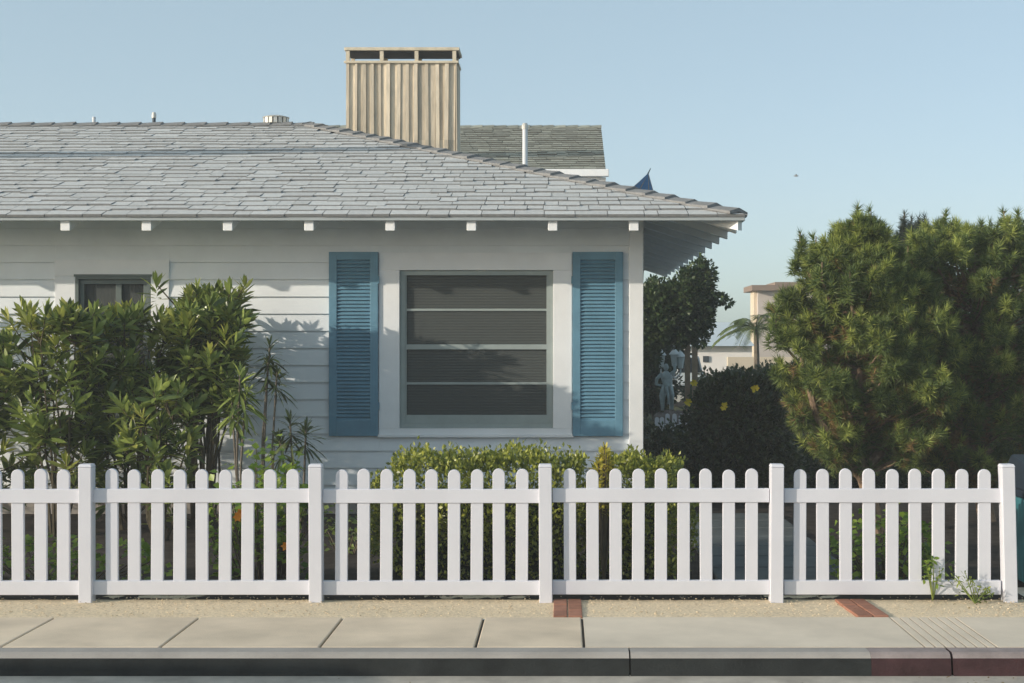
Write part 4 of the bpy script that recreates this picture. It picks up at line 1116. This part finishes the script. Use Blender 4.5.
def carpoly(o, s): return [(xa+o+(xb-xa)*u*s, z_) for u, z_ in ((0, .25), (1, .25), (1, .72), (.86, .82), (.74, 1.30), (.30, 1.34), (.12, .86), (0, .74))]
cz.prism(carpoly(0, 1), 'y', 38-.8, 38+.8); link('body', cz, M['farblue'], ph, bevel=.04)
link('window', MB().prism([(xa+(xb-xa)*u, z_) for u, z_ in ((.18, .88), (.80, .88), (.71, 1.24), (.32, 1.27))], 'y', 38-.815, 38-.801), M['glassdark'], ph)
for u in (.2, .8):
    x = xa+(xb-xa)*u; whl = link('wheel', MB().add([], []).tube([(x, 38-.83, .28), (x, 38-.6, .28)], .28, 14), M['rubber'], ph); link('rim', MB().tube([(x, 38-.84, .28), (x, 38-.831, .28)], .16, 10), M['metal'], whl)

# bin beyond the last post
bn = thing('wheeled_bin', 'teal wheeled bin with dark lid just past the right end of the fence', 'bin', (3.28, 9.62, 0))
b = MB(); bx0, bx1 = 3.005, 3.50; y0_, y1_ = 9.38, 9.9
b.hexa([(bx0+.04, y0_+.05, .03), (bx1-.04, y0_+.05, .03), (bx1-.04, y1_-.04, .03), (bx0+.04, y1_-.04, .03)], [(bx0, y0_, .60), (bx1, y0_, .60), (bx1, y1_, .60), (bx0, y1_, .60)])
link('body', b, M['bin'], bn, bevel=.015)
b = MB(); b.box(bx0-.015, bx1+.015, y0_-.02, y1_, .601, .66); b.hexa([(bx0-.02, y0_-.03, .661), (bx1+.02, y0_-.03, .661), (bx1+.02, y1_+.03, .661), (bx0-.02, y1_+.03, .661)], [(bx0+.06, y0_+.05, .80), (bx1-.06, y0_+.05, .80), (bx1-.06, y1_, .86), (bx0+.06, y1_, .86)])
link('lid', b, M['binlid'], bn, bevel=.015)
for x in (bx0+.03, bx1-.09): link('wheel', MB().tube([(x, y1_+.01, .10), (x+.06, y1_+.01, .10)], .10, 14), M['rubber'], bn)

# bird
bp_ = P(796, 176, 60)
bird = thing('bird', 'small grey bird flying high in the sky right of the roof', 'bird', tuple(bp_))
bm = MB(); bm.tube([(bp_.x-.16, 60, bp_.z-.01), (bp_.x-.08, 60, bp_.z), (bp_.x+.04, 60, bp_.z), (bp_.x+.14, 60, bp_.z+.015), (bp_.x+.18, 60, bp_.z+.01)], [.015, .035, .05, .03, .008], 8)
for sg in (-1, 1):
    bm.add([(bp_.x-.05, 60, bp_.z+.02), (bp_.x+.07, 60, bp_.z+.02), (bp_.x+.02, 60+sg*.22, bp_.z+.10), (bp_.x-.10, 60+sg*.40, bp_.z+.06), (bp_.x-.06, 60+sg*.22, bp_.z+.095)], [(0, 1, 2, 4), (4, 2, 3)])
bm.v = [tuple(bp_ + (Vector(v)-bp_)*.62) for v in bm.v]
link('body', bm, M['bird'], bird)

# ================================================================== OVERHEAD CABLES, VAN (unseen; added to throw the shadows on roof and road)
def ground_of(Pt, h):   # point above Pt towards the sun at height h
    k = (h - Pt.z)/S_DIR.z; return Pt + S_DIR*k
def roofpt(px, py):
    # intersect pixel ray with the front roof plane
    k = (VY-py)/F; D = (ZE - CAMH - SL*DE)/(k - SL); return Vector(((px-VX)*D/F, D, CAMH+k*D))
def shadow_cable(pts, h, r, label):
    q = [ground_of(p, h) for p in pts]; d0 = (q[1]-q[0]).normalized(); d1 = (q[-1]-q[-2]).normalized()
    return tag(link('shade_cable', MB().tube([q[0]-d0*9] + q + [q[-1]+d1*3], r, 8), M['cable']), label, 'cable', 'unseen cables that shade the roofs')
shadow_cable([roofpt(-30, 158), roofpt(190, 155), roofpt(420, 149)], 5.5, .095, 'unseen overhead cable thickened to shade the front roof, the nearer one')  # cables read from their shadow, thickened to make it darker
shadow_cable([roofpt(-30, 155.5), roofpt(190, 152.5), roofpt(420, 148.5)], 5.65, .085, 'unseen overhead cable thickened to shade the front roof, the farther one')
nk = lambda px, py: (lambda k: Vector(((px-VX)*((2.90-ns*ny0)/(k-ns))/F, (2.90-ns*ny0)/(k-ns), CAMH+k*((2.90-ns*ny0)/(k-ns)))))((VY-py)/F)
shadow_cable([nk(440, 156.5), nk(530, 155), nk(620, 153)], 7.6, .17, 'unseen cable bundle added to shade the far house roof')  # unseen bundle, put in for the shadow band on the far roof

vn = thing('shadow_van', 'white panel van added out of view to shade the road', 'van', (-9.3, 3.5, -.121))  # unseen van, put in for its shadow on the road
v = MB(); v.prism([(-12.4, .05), (-6.9, .05), (-6.75, .5), (-6.85, .95), (-7.35, 1.1), (-7.9, 1.88), (-12.3, 1.9), (-12.42, 1.0)], 'y', 2.65, 4.58)
link('body', v, M['van'], vn, bevel=.06)
link('window', MB().prism([(-8.9, 1.1), (-7.55, 1.1), (-8.0, 1.7), (-8.9, 1.7)], 'y', 4.581, 4.59), M['glassdark'], vn)
for x in (-8.0, -11.4):
    for y0_, y1_ in ((2.66, 2.88), (4.36, 4.585)):
        wv = link('wheel', MB().tube([(x, y0_-.012, .19), (x, y1_+.008, .19)], .325, 20), M['rubber'], vn)

hz = tag(link('haze', MB().box(-75, 75, -45, 80, -1.3, 9.2), M['rubber']), kind='stuff')  # haze volume put in to lift dark tones and fade the distance
hm = bpy.data.materials.new('fade_haze'); hm.use_nodes = True; hn = hm.node_tree
hn.nodes.remove(hn.nodes['Principled BSDF']); pv = hn.nodes.new('ShaderNodeVolumePrincipled')
pv.inputs['Color'].default_value = (.86, .92, .97, 1); pv.inputs['Density'].default_value = .0028; pv.inputs['Anisotropy'].default_value = .0
hn.links.new(pv.outputs[0], hn.nodes['Material Output'].inputs['Volume']); hz.data.materials[0] = hm

# ================================================================== CAMERA, LIGHT, WORLD
cam = bpy.data.cameras.new('camera'); co = bpy.data.objects.new('camera', cam); COL.objects.link(co)
co.location = (0, 0, CAMH); co.rotation_euler = (R(90), 0, 0)
cam.sensor_width = 36; cam.lens = F/1024*36
cam.shift_x = (512-VX)/1024; cam.shift_y = (VY-341.5)/1024
cam.clip_end = 2000; cam.clip_start = .05
SC.camera = co
sun = bpy.data.lights.new('sun', 'SUN'); so = bpy.data.objects.new('sun', sun); COL.objects.link(so)
sun.energy = 2.2; sun.angle = R(.5); sun.color = (1, .89, .74)
so.rotation_euler = S_DIR.to_track_quat('Z', 'Y').to_euler(); so.location = (0, -5, 30)
w = bpy.data.worlds.new('World'); SC.world = w; w.use_nodes = True
nt_ = w.node_tree; bgn = nt_.nodes['Background']
sky = nt_.nodes.new('ShaderNodeTexSky'); sky.sky_type = 'NISHITA'; sky.sun_disc = False
sky.sun_elevation = R(SUN_EL); sky.sun_rotation = R(180 + SUN_AZ)
sky.air_density = .6; sky.dust_density = 1.5; sky.ozone_density = 0
mxs = nt_.nodes.new('ShaderNodeMix'); mxs.data_type = 'RGBA'; mxs.inputs['Factor'].default_value = .42   # thin even sea haze over the blue
mxs.inputs['B'].default_value = (3.0, 3.95, 4.05, 1)
nt_.links.new(sky.outputs[0], mxs.inputs['A']); nt_.links.new(mxs.outputs['Result'], bgn.inputs['Color']); bgn.inputs['Strength'].default_value = .094
vs = SC.view_settings; vs.view_transform = 'Standard'; vs.look = 'None'; vs.exposure = 1.07; vs.gamma = 1; vs.use_curve_mapping = False
SC.cycles.use_denoising = True
